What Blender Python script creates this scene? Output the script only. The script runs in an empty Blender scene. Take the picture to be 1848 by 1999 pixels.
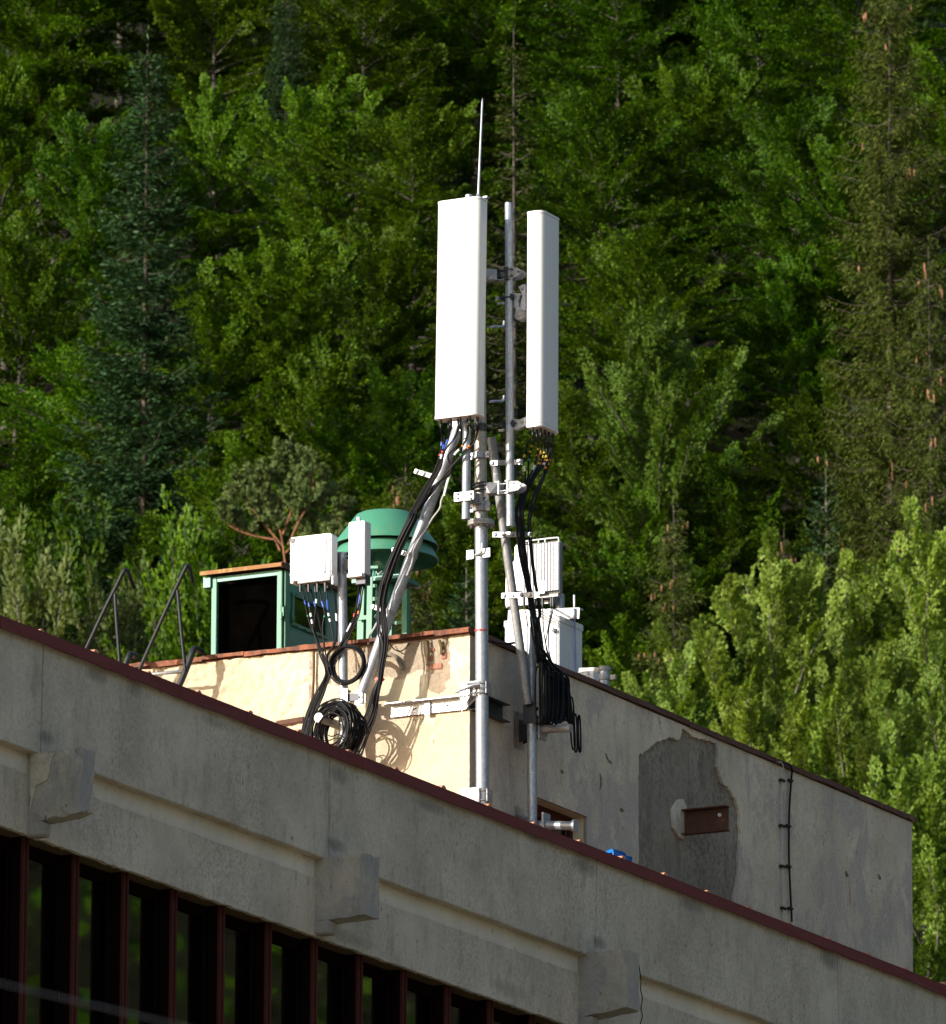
import bpy, bmesh, math, random
import numpy as np
from mathutils import Vector, Matrix
from mathutils.geometry import delaunay_2d_cdt

random.seed(7)
RNG = np.random.default_rng(11)
sc = bpy.context.scene
COL = sc.collection
rad = math.radians

# ------------------------------------------------------------------ camera
FPX, CX, CY = 17500.0, 924.0, 999.5          # focal length in pixels of a 1848 px wide picture
PITCH, ROLL = rad(13.5), rad(0.22)
CAM = Vector((0.0, 0.0, 1.6))
FWD = Vector((0, math.cos(PITCH), math.sin(PITCH)))
R0 = Vector((1, 0, 0)); U0 = Vector((0, -math.sin(PITCH), math.cos(PITCH)))
RGT = R0 * math.cos(ROLL) + U0 * math.sin(ROLL)
UPV = U0 * math.cos(ROLL) - R0 * math.sin(ROLL)
cd = bpy.data.cameras.new('camera'); cam = bpy.data.objects.new('camera', cd); COL.objects.link(cam)
M = Matrix((RGT, UPV, -FWD)).transposed().to_4x4(); M.translation = CAM
cam.matrix_world = M
cd.sensor_fit = 'HORIZONTAL'; cd.sensor_width = 36.0
cd.lens = 36.0 * FPX / 1848.0
cd.clip_start = 0.5; cd.clip_end = 9000
cd.dof.use_dof = True; cd.dof.focus_distance = 81.0; cd.dof.aperture_fstop = 12.0
sc.camera = cam

# ------------------------------------------------------------------ sun, sky, exposure
AZ = rad(27.6)                                # heading of the long facade
E = Vector((math.cos(AZ), -math.sin(AZ), 0))  # out of the facade, along the sunny wall
D = Vector((math.sin(AZ), math.cos(AZ), 0))   # along the facade, away from the camera
Z = Vector((0, 0, 1))
SUN = (-D * 0.83 - E * 0.50 + Z * 0.285).normalized()
sun_el = math.asin(SUN.z); sun_az = math.atan2(SUN.x, SUN.y)
world = bpy.data.worlds.new('World'); sc.world = world; world.use_nodes = True
wn = world.node_tree
sky = wn.nodes.new('ShaderNodeTexSky'); sky.sky_type = 'NISHITA'; sky.sun_disc = False
sky.air_density = 1.0; sky.dust_density = 2.4; sky.ozone_density = .8; sky.altitude = 600
sky.sun_elevation = sun_el; sky.sun_rotation = sun_az
wn.links.new(sky.outputs[0], wn.nodes['Background'].inputs[0])
wn.nodes['Background'].inputs[1].default_value = 0.15
ld = bpy.data.lights.new('sun', 'SUN'); lo = bpy.data.objects.new('sun', ld); COL.objects.link(lo)
ld.energy = 3.9; ld.angle = rad(0.55); ld.color = (1.0, 0.96, 0.89)
lo.rotation_euler = SUN.to_track_quat('Z', 'Y').to_euler()
sc.view_settings.view_transform = 'Standard'; sc.view_settings.look = 'None'
sc.view_settings.exposure = 0.74; sc.view_settings.gamma = 1.0
sc.view_settings.use_curve_mapping = False
sc.cycles.max_bounces = 8; sc.cycles.transparent_max_bounces = 8; sc.cycles.caustics_reflective = False
sc.cycles.caustics_refractive = False

# ------------------------------------------------------------------ reading positions
def ray(x, y):
    return FWD + RGT * ((x - CX) / FPX) + UPV * ((CY - y) / FPX)
def on_plane(x, y, p0, n):
    r = ray(x, y); return CAM + r * ((p0 - CAM).dot(n) / r.dot(n))
def at(x, y, depth):
    return CAM + ray(x, y) * depth
FAC0 = at(924, 1620, 79.0)                    # a point of the facade plane
CORNER = at(911.5, 1400, 82.4)                # a point of the annex corner edge
def FW(x, y, o=0.0): return on_plane(x, y, FAC0 + E * o, E)        # facade, o metres out
def LW(x, y, o=0.0): return on_plane(x, y, CORNER - D * o, D)      # sunny wall, o metres out
def RW(x, y, o=0.0): return on_plane(x, y, CORNER + E * o, E)      # shaded wall, o metres out
def c1(x, y): return 781 + .21977 * x, 170.8 + .21977 * y
def c2(x, y): return 781 + .21977 * x, 781 + .21977 * y
def c3(x, y): return 512.5 + .21977 * x, 951.8 + .21977 * y
def c4(x, y): return 878.6 + .2563 * x, 1122.7 + .2563 * y
def c5(x, y): return 366.1 + .15874 * x, 976.2 + .15874 * y
def c6(x, y): return 536.9 + .23772 * x, 1220.3 + .23772 * y
def c7(x, y): return 136.7 + .13735 * x, 1083.6 + .13735 * y      # railing crop
def c8(x, y): return 658.9 + .13674 * x, 976.2 + .13674 * y      # siren crop
def c9(x, y): return 927.4 + .06835 * x, 507.6 + .06835 * y      # upper bracket crop
def c10(x, y): return 868.8 + .12678 * x, 917.6 + .12678 * y     # lower bracket crop
def frame_of(p): q = p - CORNER; return q.dot(E), q.dot(D), p.z
def W(e, d, z): 
    p = CORNER + E * e + D * d; return Vector((p.x, p.y, z))

# ------------------------------------------------------------------ objects
BASE = {}
def _link(o): COL.objects.link(o); return o
def tag(o, label=None, cat=None, group=None, kind=None):
    if label: o['label'] = label
    if cat: o['category'] = cat
    if group: o['group'] = group
    if kind: o['kind'] = kind
    return o
def thing(name, label, cat, base, group=None):
    o = _link(bpy.data.objects.new(name, None)); o.location = base; o.empty_display_size = .1
    BASE[o.name] = Vector(base); return tag(o, label, cat, group)
class MB:
    def __init__(s): s.v = []; s.f = []; s.sm = []; s.mi = []
    def add(s, vs, fs, smooth=False, mi=0):
        b = len(s.v); s.v += [tuple(v) for v in vs]
        s.f += [tuple(i + b for i in f) for f in fs]; s.sm += [smooth] * len(fs); s.mi += [mi] * len(fs)
        return s
    def box(s, c, sx, sy, sz, ax=None, ay=None, az=None, mi=0):
        ax = ax or E; ay = ay or D; az = az or Z
        a, b, d = ax * (sx / 2), ay * (sy / 2), az * (sz / 2); vs = []
        for i in (-1, 1):
            for j in (-1, 1):
                for k in (-1, 1): vs.append(c + a * i + b * j + d * k)
        fs = [(0, 1, 3, 2), (4, 6, 7, 5), (0, 4, 5, 1), (2, 3, 7, 6), (0, 2, 6, 4), (1, 5, 7, 3)]
        if ax.cross(ay).dot(az) < 0: fs = [f[::-1] for f in fs]
        return s.add(vs, fs, mi=mi)
    def bar(s, p0, p1, w, h, up=None, mi=0):
        d = (p1 - p0); L = d.length; d = d / L; up = up or Z
        sd = d.cross(up)
        if sd.length < 1e-4: sd = d.cross(E)
        sd.normalize(); u = sd.cross(d)
        return s.box((p0 + p1) / 2, w, L, h, sd, d, u, mi)
    def tube(s, pts, r, seg=8, caps=True, mi=0):
        pts = [Vector(p) for p in pts]; n = len(pts)
        rr = r if isinstance(r, (list, tuple)) else [r] * n
        vs = []; fs = []; prev = None
        for i, p in enumerate(pts):
            t = (pts[min(i + 1, n - 1)] - pts[max(i - 1, 0)])
            if t.length < 1e-9: t = Vector((0, 0, 1))
            t.normalize()
            if prev is None:
                a = t.cross(Vector((0, 0, 1)))
                if a.length < .05: a = t.cross(Vector((1, 0, 0)))
            else: a = prev - t * prev.dot(t)
            a.normalize(); prev = a; b = t.cross(a)
            for k in range(seg):
                w = 2 * math.pi * k / seg; vs.append(p + (a * math.cos(w) + b * math.sin(w)) * rr[i])
        for i in range(n - 1):
            for k in range(seg):
                k2 = (k + 1) % seg; fs.append((i * seg + k, i * seg + k2, (i + 1) * seg + k2, (i + 1) * seg + k))
        s.add(vs, fs, True, mi)
        if caps:
            s.add(vs[:seg], [tuple(range(seg))[::-1]], mi=mi); s.add(vs[-seg:], [tuple(range(seg))], mi=mi)
        return s
    def cyl(s, p0, p1, r, seg=16, mi=0): return s.tube([p0, p1], r, seg, mi=mi)
    def lathe(s, base, prof, seg=40, mi=0, axis=Z):
        a = axis.orthogonal().normalized(); b = axis.cross(a)
        if abs(axis.z) > .99: a, b = Vector((1, 0, 0)), Vector((0, 1, 0))
        vs = []; fs = []
        for r, h in prof:
            for k in range(seg):
                w = 2 * math.pi * k / seg; vs.append(base + (a * math.cos(w) + b * math.sin(w)) * r + axis * h)
        for i in range(len(prof) - 1):
            for k in range(seg):
                k2 = (k + 1) % seg; fs.append((i * seg + k, i * seg + k2, (i + 1) * seg + k2, (i + 1) * seg + k))
        return s.add(vs, fs, True, mi)
    def prism(s, poly, ext, mi=0, smooth=False):
        n = len(poly); vs = [Vector(p) for p in poly] + [Vector(p) + ext for p in poly]
        fs = [tuple(range(n))[::-1], tuple(range(n, 2 * n))]
        nrm = Vector((0, 0, 0))
        for i in range(n): nrm += (vs[i] - vs[0]).cross(vs[(i + 1) % n] - vs[0])
        side = [(i, (i + 1) % n, n + (i + 1) % n, n + i) for i in range(n)]
        if nrm.dot(ext) < 0: fs = [f[::-1] for f in fs]; side = [f[::-1] for f in side]
        s.add(vs, fs, False, mi); return s.add(vs, side, smooth, mi)
    def rbox(s, b, t, ax, ay, sx, sy, rads, seg=5, mi=0):
        """rounded-corner prism from b to t; rads = corner radii (+x+y, -x+y, -x-y, +x-y)"""
        poly = []
        for (qx, qy), r, a0 in zip(((1, 1), (-1, 1), (-1, -1), (1, -1)), rads, (0, 90, 180, 270)):
            cx, cy = qx * (sx / 2 - r), qy * (sy / 2 - r)
            for k in range(seg + 1):
                w = rad(a0 + 90 * k / seg); poly.append(b + ax * (cx + r * math.cos(w)) + ay * (cy + r * math.sin(w)))
        return s.prism(poly, t - b, mi, True)
    def slab(s, outer, holes, o, U, V, thick, mi=0, cut=None):
        """flat polygon (2-D, in U,V from o) with holes, given thickness along N = U x V towards -N"""
        N = U.cross(V); loops = [outer] + list(holes); vs = []; ed = []
        for lp in loops:
            b = len(vs); vs += [Vector(p) for p in lp]; ed += [(b + i, b + (i + 1) % len(lp)) for i in range(len(lp))]
        ov, oe, of, *_ = delaunay_2d_cdt(vs, ed, [], 1, 1e-5)
        def inside(q, lp):
            c = False; n = len(lp)
            for i in range(n):
                (x1, y1), (x2, y2) = lp[i][:2], lp[(i + 1) % n][:2]
                if (y1 > q.y) != (y2 > q.y) and q.x < (x2 - x1) * (q.y - y1) / (y2 - y1) + x1: c = not c
            return c
        of = [f for f in of if not any(inside(sum((ov[i] for i in f), Vector((0, 0))) / len(f), h) for h in holes) and inside(sum((ov[i] for i in f), Vector((0, 0))) / len(f), outer)]
        P = [o + U * p.x + V * p.y for p in ov]
        fr = []
        for f in of:
            a, b, c = (ov[i] for i in f[:3]); 
            if (b - a).cross(c - a) < 0: f = f[::-1]
            fr.append(tuple(f))
        s.add(P, fr, mi=mi); s.add([p - N * thick for p in P], [f[::-1] for f in fr], mi=mi)
        for li, lp in enumerate(loops):
            n = len(lp); area = sum(lp[i][0] * lp[(i + 1) % n][1] - lp[(i + 1) % n][0] * lp[i][1] for i in range(n))
            q = [o + U * p[0] + V * p[1] for p in lp]; q += [x - N * thick for x in q]
            fs = [(i, n + i, n + (i + 1) % n, (i + 1) % n) for i in range(n)]
            if (area < 0) != (li > 0): fs = [f[::-1] for f in fs]
            s.add(q, fs, mi=mi)
        return s
    def build(s, name, mat, parent=None, bevel=0.0, label=None, cat=None, group=None, kind=None, origin=None, bseg=2):
        if parent is not None: org = BASE[parent.name]
        elif origin is not None: org = Vector(origin)
        else: org = Vector(tuple(np.mean(np.array(s.v), axis=0)))
        me = bpy.data.meshes.new(name)
        me.from_pydata([(x - org.x, y - org.y, z - org.z) for x, y, z in s.v], [], s.f)
        me.polygons.foreach_set('use_smooth', s.sm); me.polygons.foreach_set('material_index', s.mi)
        for m in (mat if isinstance(mat, (list, tuple)) else [mat]): me.materials.append(m)
        if bevel or True:
            bm = bmesh.new(); bm.from_mesh(me)
            bmesh.ops.remove_doubles(bm, verts=bm.verts, dist=2e-5)
            if bevel:
                ed = [e for e in bm.edges if len(e.link_faces) == 2 and e.calc_face_angle(0) > rad(40)]
                bmesh.ops.bevel(bm, geom=ed, offset=bevel, segments=bseg, affect='EDGES', clamp_overlap=True)
            for e in bm.edges:
                if len(e.link_faces) == 2 and e.calc_face_angle(0) > rad(42): e.smooth = False
            bm.to_mesh(me); bm.free()
        me.validate(); me.update()
        o = _link(bpy.data.objects.new(name, me))
        if parent is not None: o.parent = parent; BASE[o.name] = org
        else: o.location = org; BASE[o.name] = org
        return tag(o, label, cat, group, kind)
def smooth_path(pts, n=6):
    pts = [Vector(p) for p in pts]; out = []
    for i in range(len(pts) - 1):
        p0 = pts[max(i - 1, 0)]; p1 = pts[i]; p2 = pts[i + 1]; p3 = pts[min(i + 2, len(pts) - 1)]
        for k in range(n):
            t = k / n
            out.append(.5 * ((2 * p1) + (p2 - p0) * t + (2 * p0 - 5 * p1 + 4 * p2 - p3) * t * t + (3 * p1 - p0 - 3 * p2 + p3) * t ** 3))
    out.append(pts[-1]); return out
def proj(p):
    q = p - CAM; k = q.dot(FWD); return CX + FPX * q.dot(RGT) / k, CY - FPX * q.dot(UPV) / k
def path_at(pts, f):
    L = [0.0]
    for a, b in zip(pts, pts[1:]): L.append(L[-1] + (b - a).length)
    t = f * L[-1]
    for i in range(len(pts) - 1):
        if L[i + 1] >= t: 
            u = (t - L[i]) / max(L[i + 1] - L[i], 1e-9); return pts[i].lerp(pts[i + 1], u), (pts[i + 1] - pts[i]).normalized()
    return pts[-1], (pts[-1] - pts[-2]).normalized()

# ------------------------------------------------------------------ materials
def new_mat(name):
    m = bpy.data.materials.new(name); m.use_nodes = True; nt = m.node_tree
    return m, nt, nt.nodes['Principled BSDF']
def nd(nt, t, **kw):
    n = nt.nodes.new(t)
    for k, v in kw.items(): setattr(n, k, v)
    return n
def coords(nt, scale=(1, 1, 1)):
    tc = nd(nt, 'ShaderNodeNewGeometry'); mp = nd(nt, 'ShaderNodeMapping'); mp.inputs['Scale'].default_value = scale
    nt.links.new(tc.outputs['Position'], mp.inputs[0]); return mp.outputs[0]
def noise(nt, vec, scale, detail=6, rough=.6, dist=0.0):
    n = nd(nt, 'ShaderNodeTexNoise'); n.inputs['Scale'].default_value = scale; n.inputs['Detail'].default_value = detail
    n.inputs['Roughness'].default_value = rough; n.inputs['Distortion'].default_value = dist
    nt.links.new(vec, n.inputs['Vector']); return n.outputs['Fac']
def ramp(nt, fac, stops):
    r = nd(nt, 'ShaderNodeValToRGB'); el = r.color_ramp.elements
    while len(el) < len(stops): el.new(.5)
    for e, (p, c) in zip(el, stops):
        e.position = p; e.color = (*c, 1) if isinstance(c, (tuple, list)) else (c, c, c, 1)
    nt.links.new(fac, r.inputs[0]); return r.outputs[0]
def mix(nt, fac, a, b, mode='MIX'):
    m = nd(nt, 'ShaderNodeMix', data_type='RGBA', blend_type=mode)
    for sock, v in ((m.inputs[0], fac), (m.inputs[6], a), (m.inputs[7], b)):
        if isinstance(v, (int, float)): sock.default_value = v
        elif isinstance(v, tuple): sock.default_value = (*v, 1)
        else: nt.links.new(v, sock)
    return m.outputs[2]
def bump(nt, bsdf, h, strength=.5, dist=.01):
    b = nd(nt, 'ShaderNodeBump'); b.inputs['Strength'].default_value = strength; b.inputs['Distance'].default_value = dist
    nt.links.new(h, b.inputs['Height']); nt.links.new(b.outputs[0], bsdf.inputs['Normal'])
def plain(name, col, rough=.5, metal=0.0, vary=.12, scale=9.0, bmp=0.0, spec=.5, dirt=None, dirt_at=.62):
    m, nt, b = new_mat(name)
    v = coords(nt); f = noise(nt, v, scale, 5)
    c = mix(nt, f, tuple(x * (1 - vary) for x in col), tuple(min(1, x * (1 + vary)) for x in col))
    if dirt:
        g = noise(nt, coords(nt, (1, 1, .35)), scale * .8, 8, .7)
        c = mix(nt, ramp(nt, g, [(dirt_at, 0.0), (dirt_at + .12, 1.0)]), c, dirt)
    nt.links.new(c, b.inputs['Base Color']); b.inputs['Roughness'].default_value = rough
    b.inputs['Metallic'].default_value = metal; b.inputs['Specular IOR Level'].default_value = spec
    if bmp: bump(nt, b, noise(nt, v, scale * 5, 4), bmp, .004)
    return m
def stucco(name, base, dark, grain=38.0, bstr=.6, streak=.5, patch=None, patch_at=.55, fine=.25, bd=.012, spots=.0):
    m, nt, b = new_mat(name)
    v = coords(nt); vs = coords(nt, (1, 1, .28))
    c = mix(nt, ramp(nt, noise(nt, v, 1.3, 8, .65), [(.35, 0.0), (.68, 1.0)]), base, tuple(.55 * x + .45 * y for x, y in zip(base, dark)))
    if patch:
        pm = ramp(nt, noise(nt, coords(nt, (1, 1, .62)), 1.7, 12, .72, .25), [(patch_at, 0.0), (patch_at + .05, .9)])
        c = mix(nt, pm, c, patch)
    c = mix(nt, ramp(nt, noise(nt, vs, 7.0, 9, .7), [(.52, 0.0), (.78, streak)]), c, dark)
    big = ramp(nt, noise(nt, coords(nt, (1, 1, .6)), .9, 5, .6), [(.3, 0.15), (.7, 1.0)])
    fm = mix(nt, 1.0, ramp(nt, noise(nt, v, grain, 6, .75), [(.36, fine), (.55, 0.0)]), big, 'MULTIPLY')
    c = mix(nt, fm, c, dark)
    c = mix(nt, ramp(nt, noise(nt, coords(nt, (1, 1, .5)), 24.0, 5, .6), [(.27, .85), (.36, 0.0)]), c, tuple(x * .45 for x in dark))
    if spots: c = mix(nt, ramp(nt, noise(nt, vs, 4.2, 10, .75), [(.66, 0.0), (.76, spots)]), c, (.55, .54, .56))
    nt.links.new(c, b.inputs['Base Color']); b.inputs['Roughness'].default_value = .93; b.inputs['Specular IOR Level'].default_value = .15
    h = mix(nt, .45, noise(nt, v, grain * 1.1, 7, .7), noise(nt, v, grain * .22, 6, .6)); bump(nt, b, h, bstr, bd)
    return m
MT = {}
MT['facade'] = stucco('facade_render', (.57, .49, .385), (.17, .145, .112), 30, .9, .6, fine=.65)
MT['strip'] = stucco('smooth_render', (.66, .58, .465), (.30, .27, .23), 30, .25, .25, fine=.12)
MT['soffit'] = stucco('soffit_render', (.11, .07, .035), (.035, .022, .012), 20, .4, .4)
MT['beam'] = stucco('beam_concrete', (.43, .375, .295), (.13, .15, .14), 30, .8, .75, patch=(.30, .27, .245), patch_at=.48, fine=.5)
MT['sunwall'] = stucco('cream_render', (.62, .55, .40), (.37, .29, .18), 26, .9, .25, patch=(.66, .59, .49), patch_at=.57, fine=.2, bd=.02)
MT['rawrender'] = stucco('raw_render', (.34, .285, .22), (.075, .06, .048), 18, 1.0, .75, fine=1.0, bd=.03, spots=.35)
MT['coat'] = stucco('grey_cream_coat', (.70, .59, .44), (.25, .205, .155), 34, .7, .55, patch=(.47, .405, .34), patch_at=.50, fine=.6, spots=.6)
def rust_streaks(m, spots):
    nt = m.node_tree; b = nt.nodes['Principled BSDF']; src = b.inputs['Base Color'].links[0].from_socket
    g = nd(nt, 'ShaderNodeNewGeometry')
    for p, w, h, colr, amt in spots:
        s = nd(nt, 'ShaderNodeVectorMath', operation='SUBTRACT'); nt.links.new(g.outputs['Position'], s.inputs[0]); s.inputs[1].default_value = p
        dx = nd(nt, 'ShaderNodeVectorMath', operation='DOT_PRODUCT'); nt.links.new(s.outputs[0], dx.inputs[0]); dx.inputs[1].default_value = D / w
        dz = nd(nt, 'ShaderNodeVectorMath', operation='DOT_PRODUCT'); nt.links.new(s.outputs[0], dz.inputs[0]); dz.inputs[1].default_value = Z / h
        q = []
        for d_ in (dx, dz):
            t = nd(nt, 'ShaderNodeMath', operation='MULTIPLY'); nt.links.new(d_.outputs['Value'], t.inputs[0]); nt.links.new(d_.outputs['Value'], t.inputs[1]); q.append(t.outputs[0])
        t = nd(nt, 'ShaderNodeMath', operation='ADD'); nt.links.new(q[0], t.inputs[0]); nt.links.new(q[1], t.inputs[1])
        n2 = nd(nt, 'ShaderNodeMath', operation='ADD'); nt.links.new(t.outputs[0], n2.inputs[0]); nt.links.new(noise(nt, coords(nt, (1, 1, .2)), 30, 5, .7), n2.inputs[1])
        src = mix(nt, ramp(nt, n2.outputs[0], [(.45, amt), (1.0, 0.0)]), src, colr)
    nt.links.new(src, b.inputs['Base Color'])
MT['reveal'] = stucco('reveal_render', (.85, .70, .48), (.50, .40, .26), 25, .3, .2, fine=.1)  # extra pale: light bounced up into the opening is put into the colour
def galv(name, base=(.34, .36, .39), rough=.42, metal=.5):
    m, nt, b = new_mat(name); v = coords(nt)
    vo = nd(nt, 'ShaderNodeTexVoronoi'); vo.inputs['Scale'].default_value = 70; nt.links.new(coords(nt, (1, 1, .5)), vo.inputs['Vector'])
    f = mix(nt, .5, vo.outputs['Color'], noise(nt, v, 14, 6)); f2 = nd(nt, 'ShaderNodeRGBToBW'); nt.links.new(f, f2.inputs[0])
    c = mix(nt, f2.outputs[0], tuple(x * .62 for x in base), tuple(min(1, x * 1.3) for x in base))
    g = noise(nt, coords(nt, (1, 1, .25)), 9, 8, .7)
    c = mix(nt, ramp(nt, g, [(.57, 0.0), (.75, .6)]), c, tuple(x * .38 for x in base))
    c = mix(nt, ramp(nt, noise(nt, coords(nt, (1, 1, 3.5)), 12, 3), [(.66, 0.0), (.72, .5)]), c, (.75, .74, .72))
    nt.links.new(c, b.inputs['Base Color']); b.inputs['Metallic'].default_value = metal
    nt.links.new(ramp(nt, f2.outputs[0], [(.2, rough + .12), (.8, rough - .08)]), b.inputs['Roughness'])
    bump(nt, b, noise(nt, v, 60, 4), .12, .003); return m
MT['galv'] = galv('galvanised_steel')
MT['galvdull'] = galv('weathered_steel', (.30, .297, .293), .55, .35)
MT['mastup'] = galv('stained_steel', (.33, .305, .27), .5, .4)
MT['zinc'] = galv('bright_zinc', (.44, .45, .47), .42, .4)
MT['darkmetal'] = plain('dark_metal', (.05, .052, .058), .5, .5)
MT['ladder'] = plain('black_painted_steel', (.014, .015, .019), .55, 0, .3, 30, spec=.3)
MT['white'] = plain('white_plastic', (.66, .655, .635), .38, 0, .03, 3, dirt=(.66, .65, .61), dirt_at=.66)
MT['white2'] = plain('white_painted_metal', (.64, .64, .655), .4, 0, .03, 4)
MT['greybox'] = plain('light_grey_metal', (.64, .64, .63), .45, 0, .04, 4, dirt=(.5, .5, .48))
MT['lip'] = plain('antenna_seam', (.42, .41, .39), .6)
MT['black'] = plain('black_rubber', (.012, .012, .013), .42, 0, .3, 20)
MT['cable'] = plain('cable_sheath', (.006, .006, .007), .55, 0, .35, 12, spec=.16)
MT['greycable'] = plain('grey_cable', (.45, .45, .44), .45)
MT['red'] = plain('red_tape', (.62, .05, .04), .5)
MT['blue'] = plain('blue_tape', (.03, .08, .42), .5)
MT['yellow'] = plain('yellow_tape', (.75, .47, .03), .5)
MT['orange'] = plain('orange_tape', (.75, .22, .03), .5)
MT['greent'] = plain('green_tape', (.03, .25, .12), .5)
MT['whitet'] = plain('white_sleeve', (.8, .8, .8), .5)
MT['bluesheet'] = plain('blue_plastic', (.01, .17, .62), .4)
MT['green'] = plain('green_paint', (.058, .235, .14), .5, 0, .12, 6, bmp=.1, dirt=(.11, .24, .14), dirt_at=.54)
MT['greenteal'] = plain('teal_green_paint', (.045, .24, .18), .45, 0, .12, 7, bmp=.1, dirt=(.12, .22, .13), dirt_at=.64)
MT['rust'] = plain('orange_rust', (.24, .078, .032), .8, 0, .55, 9, bmp=.5, dirt=(.095, .036, .02), dirt_at=.45)
MT['rusty_yellow'] = plain('rust_on_green', (.27, .125, .04), .8, 0, .3, 14, bmp=.4, dirt=(.38, .33, .10), dirt_at=.55)
MT['darkrust'] = plain('dark_rust', (.085, .032, .016), .8, 0, .5, 14, bmp=.5, dirt=(.20, .075, .025), dirt_at=.58)
MT['maroon'] = plain('maroon_flashing', (.135, .027, .021), .7, 0, .18, 5, bmp=.08, spec=.2, dirt=(.10, .03, .025), dirt_at=.6)
MT['redbrown'] = plain('red_brown_frame', (.068, .018, .014), .7, 0, .25, 6, spec=.15)
MT['darkbrown'] = plain('shaded_brown_profile', (.008, .0035, .003), .9, 0, .3, 6, spec=.0)  # red-brown profile darkened, the shade of its side faces is in the colour
MT['brick'] = plain('red_brick', (.33, .15, .10), .9, 0, .25, 20, bmp=.6, dirt=(.55, .42, .30), dirt_at=.6)
MT['bluewire'] = plain('blue_grey_wire', (.28, .36, .55), .4)
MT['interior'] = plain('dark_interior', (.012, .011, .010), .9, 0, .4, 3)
MT['cabininside'] = plain('cabin_shade_black', (.0010, .0008, .0006), .95, 0, .8, 4, spec=.0)  # near-black, the cabin's inner shade put into the colour
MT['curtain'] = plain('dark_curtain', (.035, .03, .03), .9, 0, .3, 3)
m, nt, b = new_mat('window_glass'); b.inputs['Base Color'].default_value = (.75, .85, .80, 1); b.inputs['Roughness'].default_value = .015
b.inputs['IOR'].default_value = 1.52; b.inputs['Transmission Weight'].default_value = 1.0; MT['glass'] = m
bump(nt, b, noise(nt, coords(nt), .9, 2), .015, .02)
m, nt, b = new_mat('rubber_mirror'); 
def bark(name, c1_, c2_, scale=8):
    m, nt, b = new_mat(name); f = noise(nt, coords(nt, (1, 1, .3)), scale, 7, .7)
    nt.links.new(ramp(nt, f, [(.35, c1_), (.62, c2_)]), b.inputs['Base Color']); b.inputs['Roughness'].default_value = .9
    bump(nt, b, f, .6, .02); return m
MT['bark'] = bark('grey_bark', (.025, .021, .016), (.11, .095, .075))
MT['palebark'] = bark('pale_bark', (.08, .07, .055), (.26, .23, .19))
MT['pinebark'] = bark('orange_pine_bark', (.10, .045, .022), (.33, .135, .06))
MT['sprucebark'] = bark('brown_bark', (.025, .02, .015), (.12, .095, .07))
def leaf(name, dark, light, yellow, trans=.35, gloss=.012, rough=.55):
    m, nt, b = new_mat(name); nt.nodes.remove(b)
    g = nd(nt, 'ShaderNodeNewGeometry'); oi = nd(nt, 'ShaderNodeObjectInfo')
    c = ramp(nt, g.outputs['Random Per Island'], [(.0, dark), (.6, light), (1.0, yellow)])
    big = noise(nt, coords(nt), .55, 4)
    c = mix(nt, ramp(nt, big, [(.35, 0.0), (.65, .55)]), c, tuple(.5 * (a + d_) for a, d_ in zip(light, yellow)))
    hs = nd(nt, 'ShaderNodeHueSaturation'); nt.links.new(c, hs.inputs['Color'])
    mr = nd(nt, 'ShaderNodeMapRange'); mr.inputs[3].default_value = .484; mr.inputs[4].default_value = .511
    nt.links.new(oi.outputs['Random'], mr.inputs[0]); nt.links.new(mr.outputs[0], hs.inputs['Hue'])
    mv = nd(nt, 'ShaderNodeMapRange'); mv.inputs[3].default_value = .66; mv.inputs[4].default_value = 1.14
    ma = nd(nt, 'ShaderNodeMath', operation='FRACT'); mm = nd(nt, 'ShaderNodeMath', operation='MULTIPLY'); mm.inputs[1].default_value = 7.31
    nt.links.new(oi.outputs['Random'], mm.inputs[0]); nt.links.new(mm.outputs[0], ma.inputs[0]); nt.links.new(ma.outputs[0], mv.inputs[0])
    nt.links.new(mv.outputs[0], hs.inputs['Value']); c = hs.outputs[0]
    df = nd(nt, 'ShaderNodeBsdfDiffuse'); tr = nd(nt, 'ShaderNodeBsdfTranslucent'); gl = nd(nt, 'ShaderNodeBsdfGlossy'); gl.inputs['Roughness'].default_value = rough
    nt.links.new(c, df.inputs[0])
    tc = mix(nt, 1.0, c, (1.25, 1.2, .35), 'MULTIPLY'); nt.links.new(tc, tr.inputs[0])
    m1 = nd(nt, 'ShaderNodeMixShader'); m1.inputs[0].default_value = trans; nt.links.new(df.outputs[0], m1.inputs[1]); nt.links.new(tr.outputs[0], m1.inputs[2])
    m2 = nd(nt, 'ShaderNodeMixShader'); m2.inputs[0].default_value = gloss; nt.links.new(m1.outputs[0], m2.inputs[1]); nt.links.new(gl.outputs[0], m2.inputs[2])
    nt.links.new(m2.outputs[0], nt.nodes['Material Output'].inputs[0]); return m
MT['beech'] = leaf('beech_leaves', (.008, .036, .001), (.046, .130, .002), (.135, .215, .007), .28)
MT['lightleaf'] = leaf('light_leaves', (.020, .062, .004), (.085, .165, .012), (.18, .25, .028), .3)
MT['shrub'] = leaf('gap_shade_leaves', (.003, .010, .0005), (.010, .028, .001), (.025, .050, .002), .15)  # leaf tones darkened to paint the deep shade between the crowns
MT['maple'] = leaf('maple_leaves', (.055, .122, .008), (.155, .25, .024), (.32, .40, .085))
MT['willow'] = leaf('willow_leaves', (.04, .08, .012), (.10, .15, .03), (.22, .27, .09))
MT['fir'] = leaf('fir_needles', (.012, .038, .013), (.030, .078, .028), (.065, .125, .046), .1)
MT['spruce'] = leaf('spruce_needles', (.022, .040, .006), (.050, .080, .012), (.10, .12, .022), .1)
MT['pine'] = leaf('pine_needles', (.07, .125, .03), (.15, .22, .065), (.28, .34, .12), .12)
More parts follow.
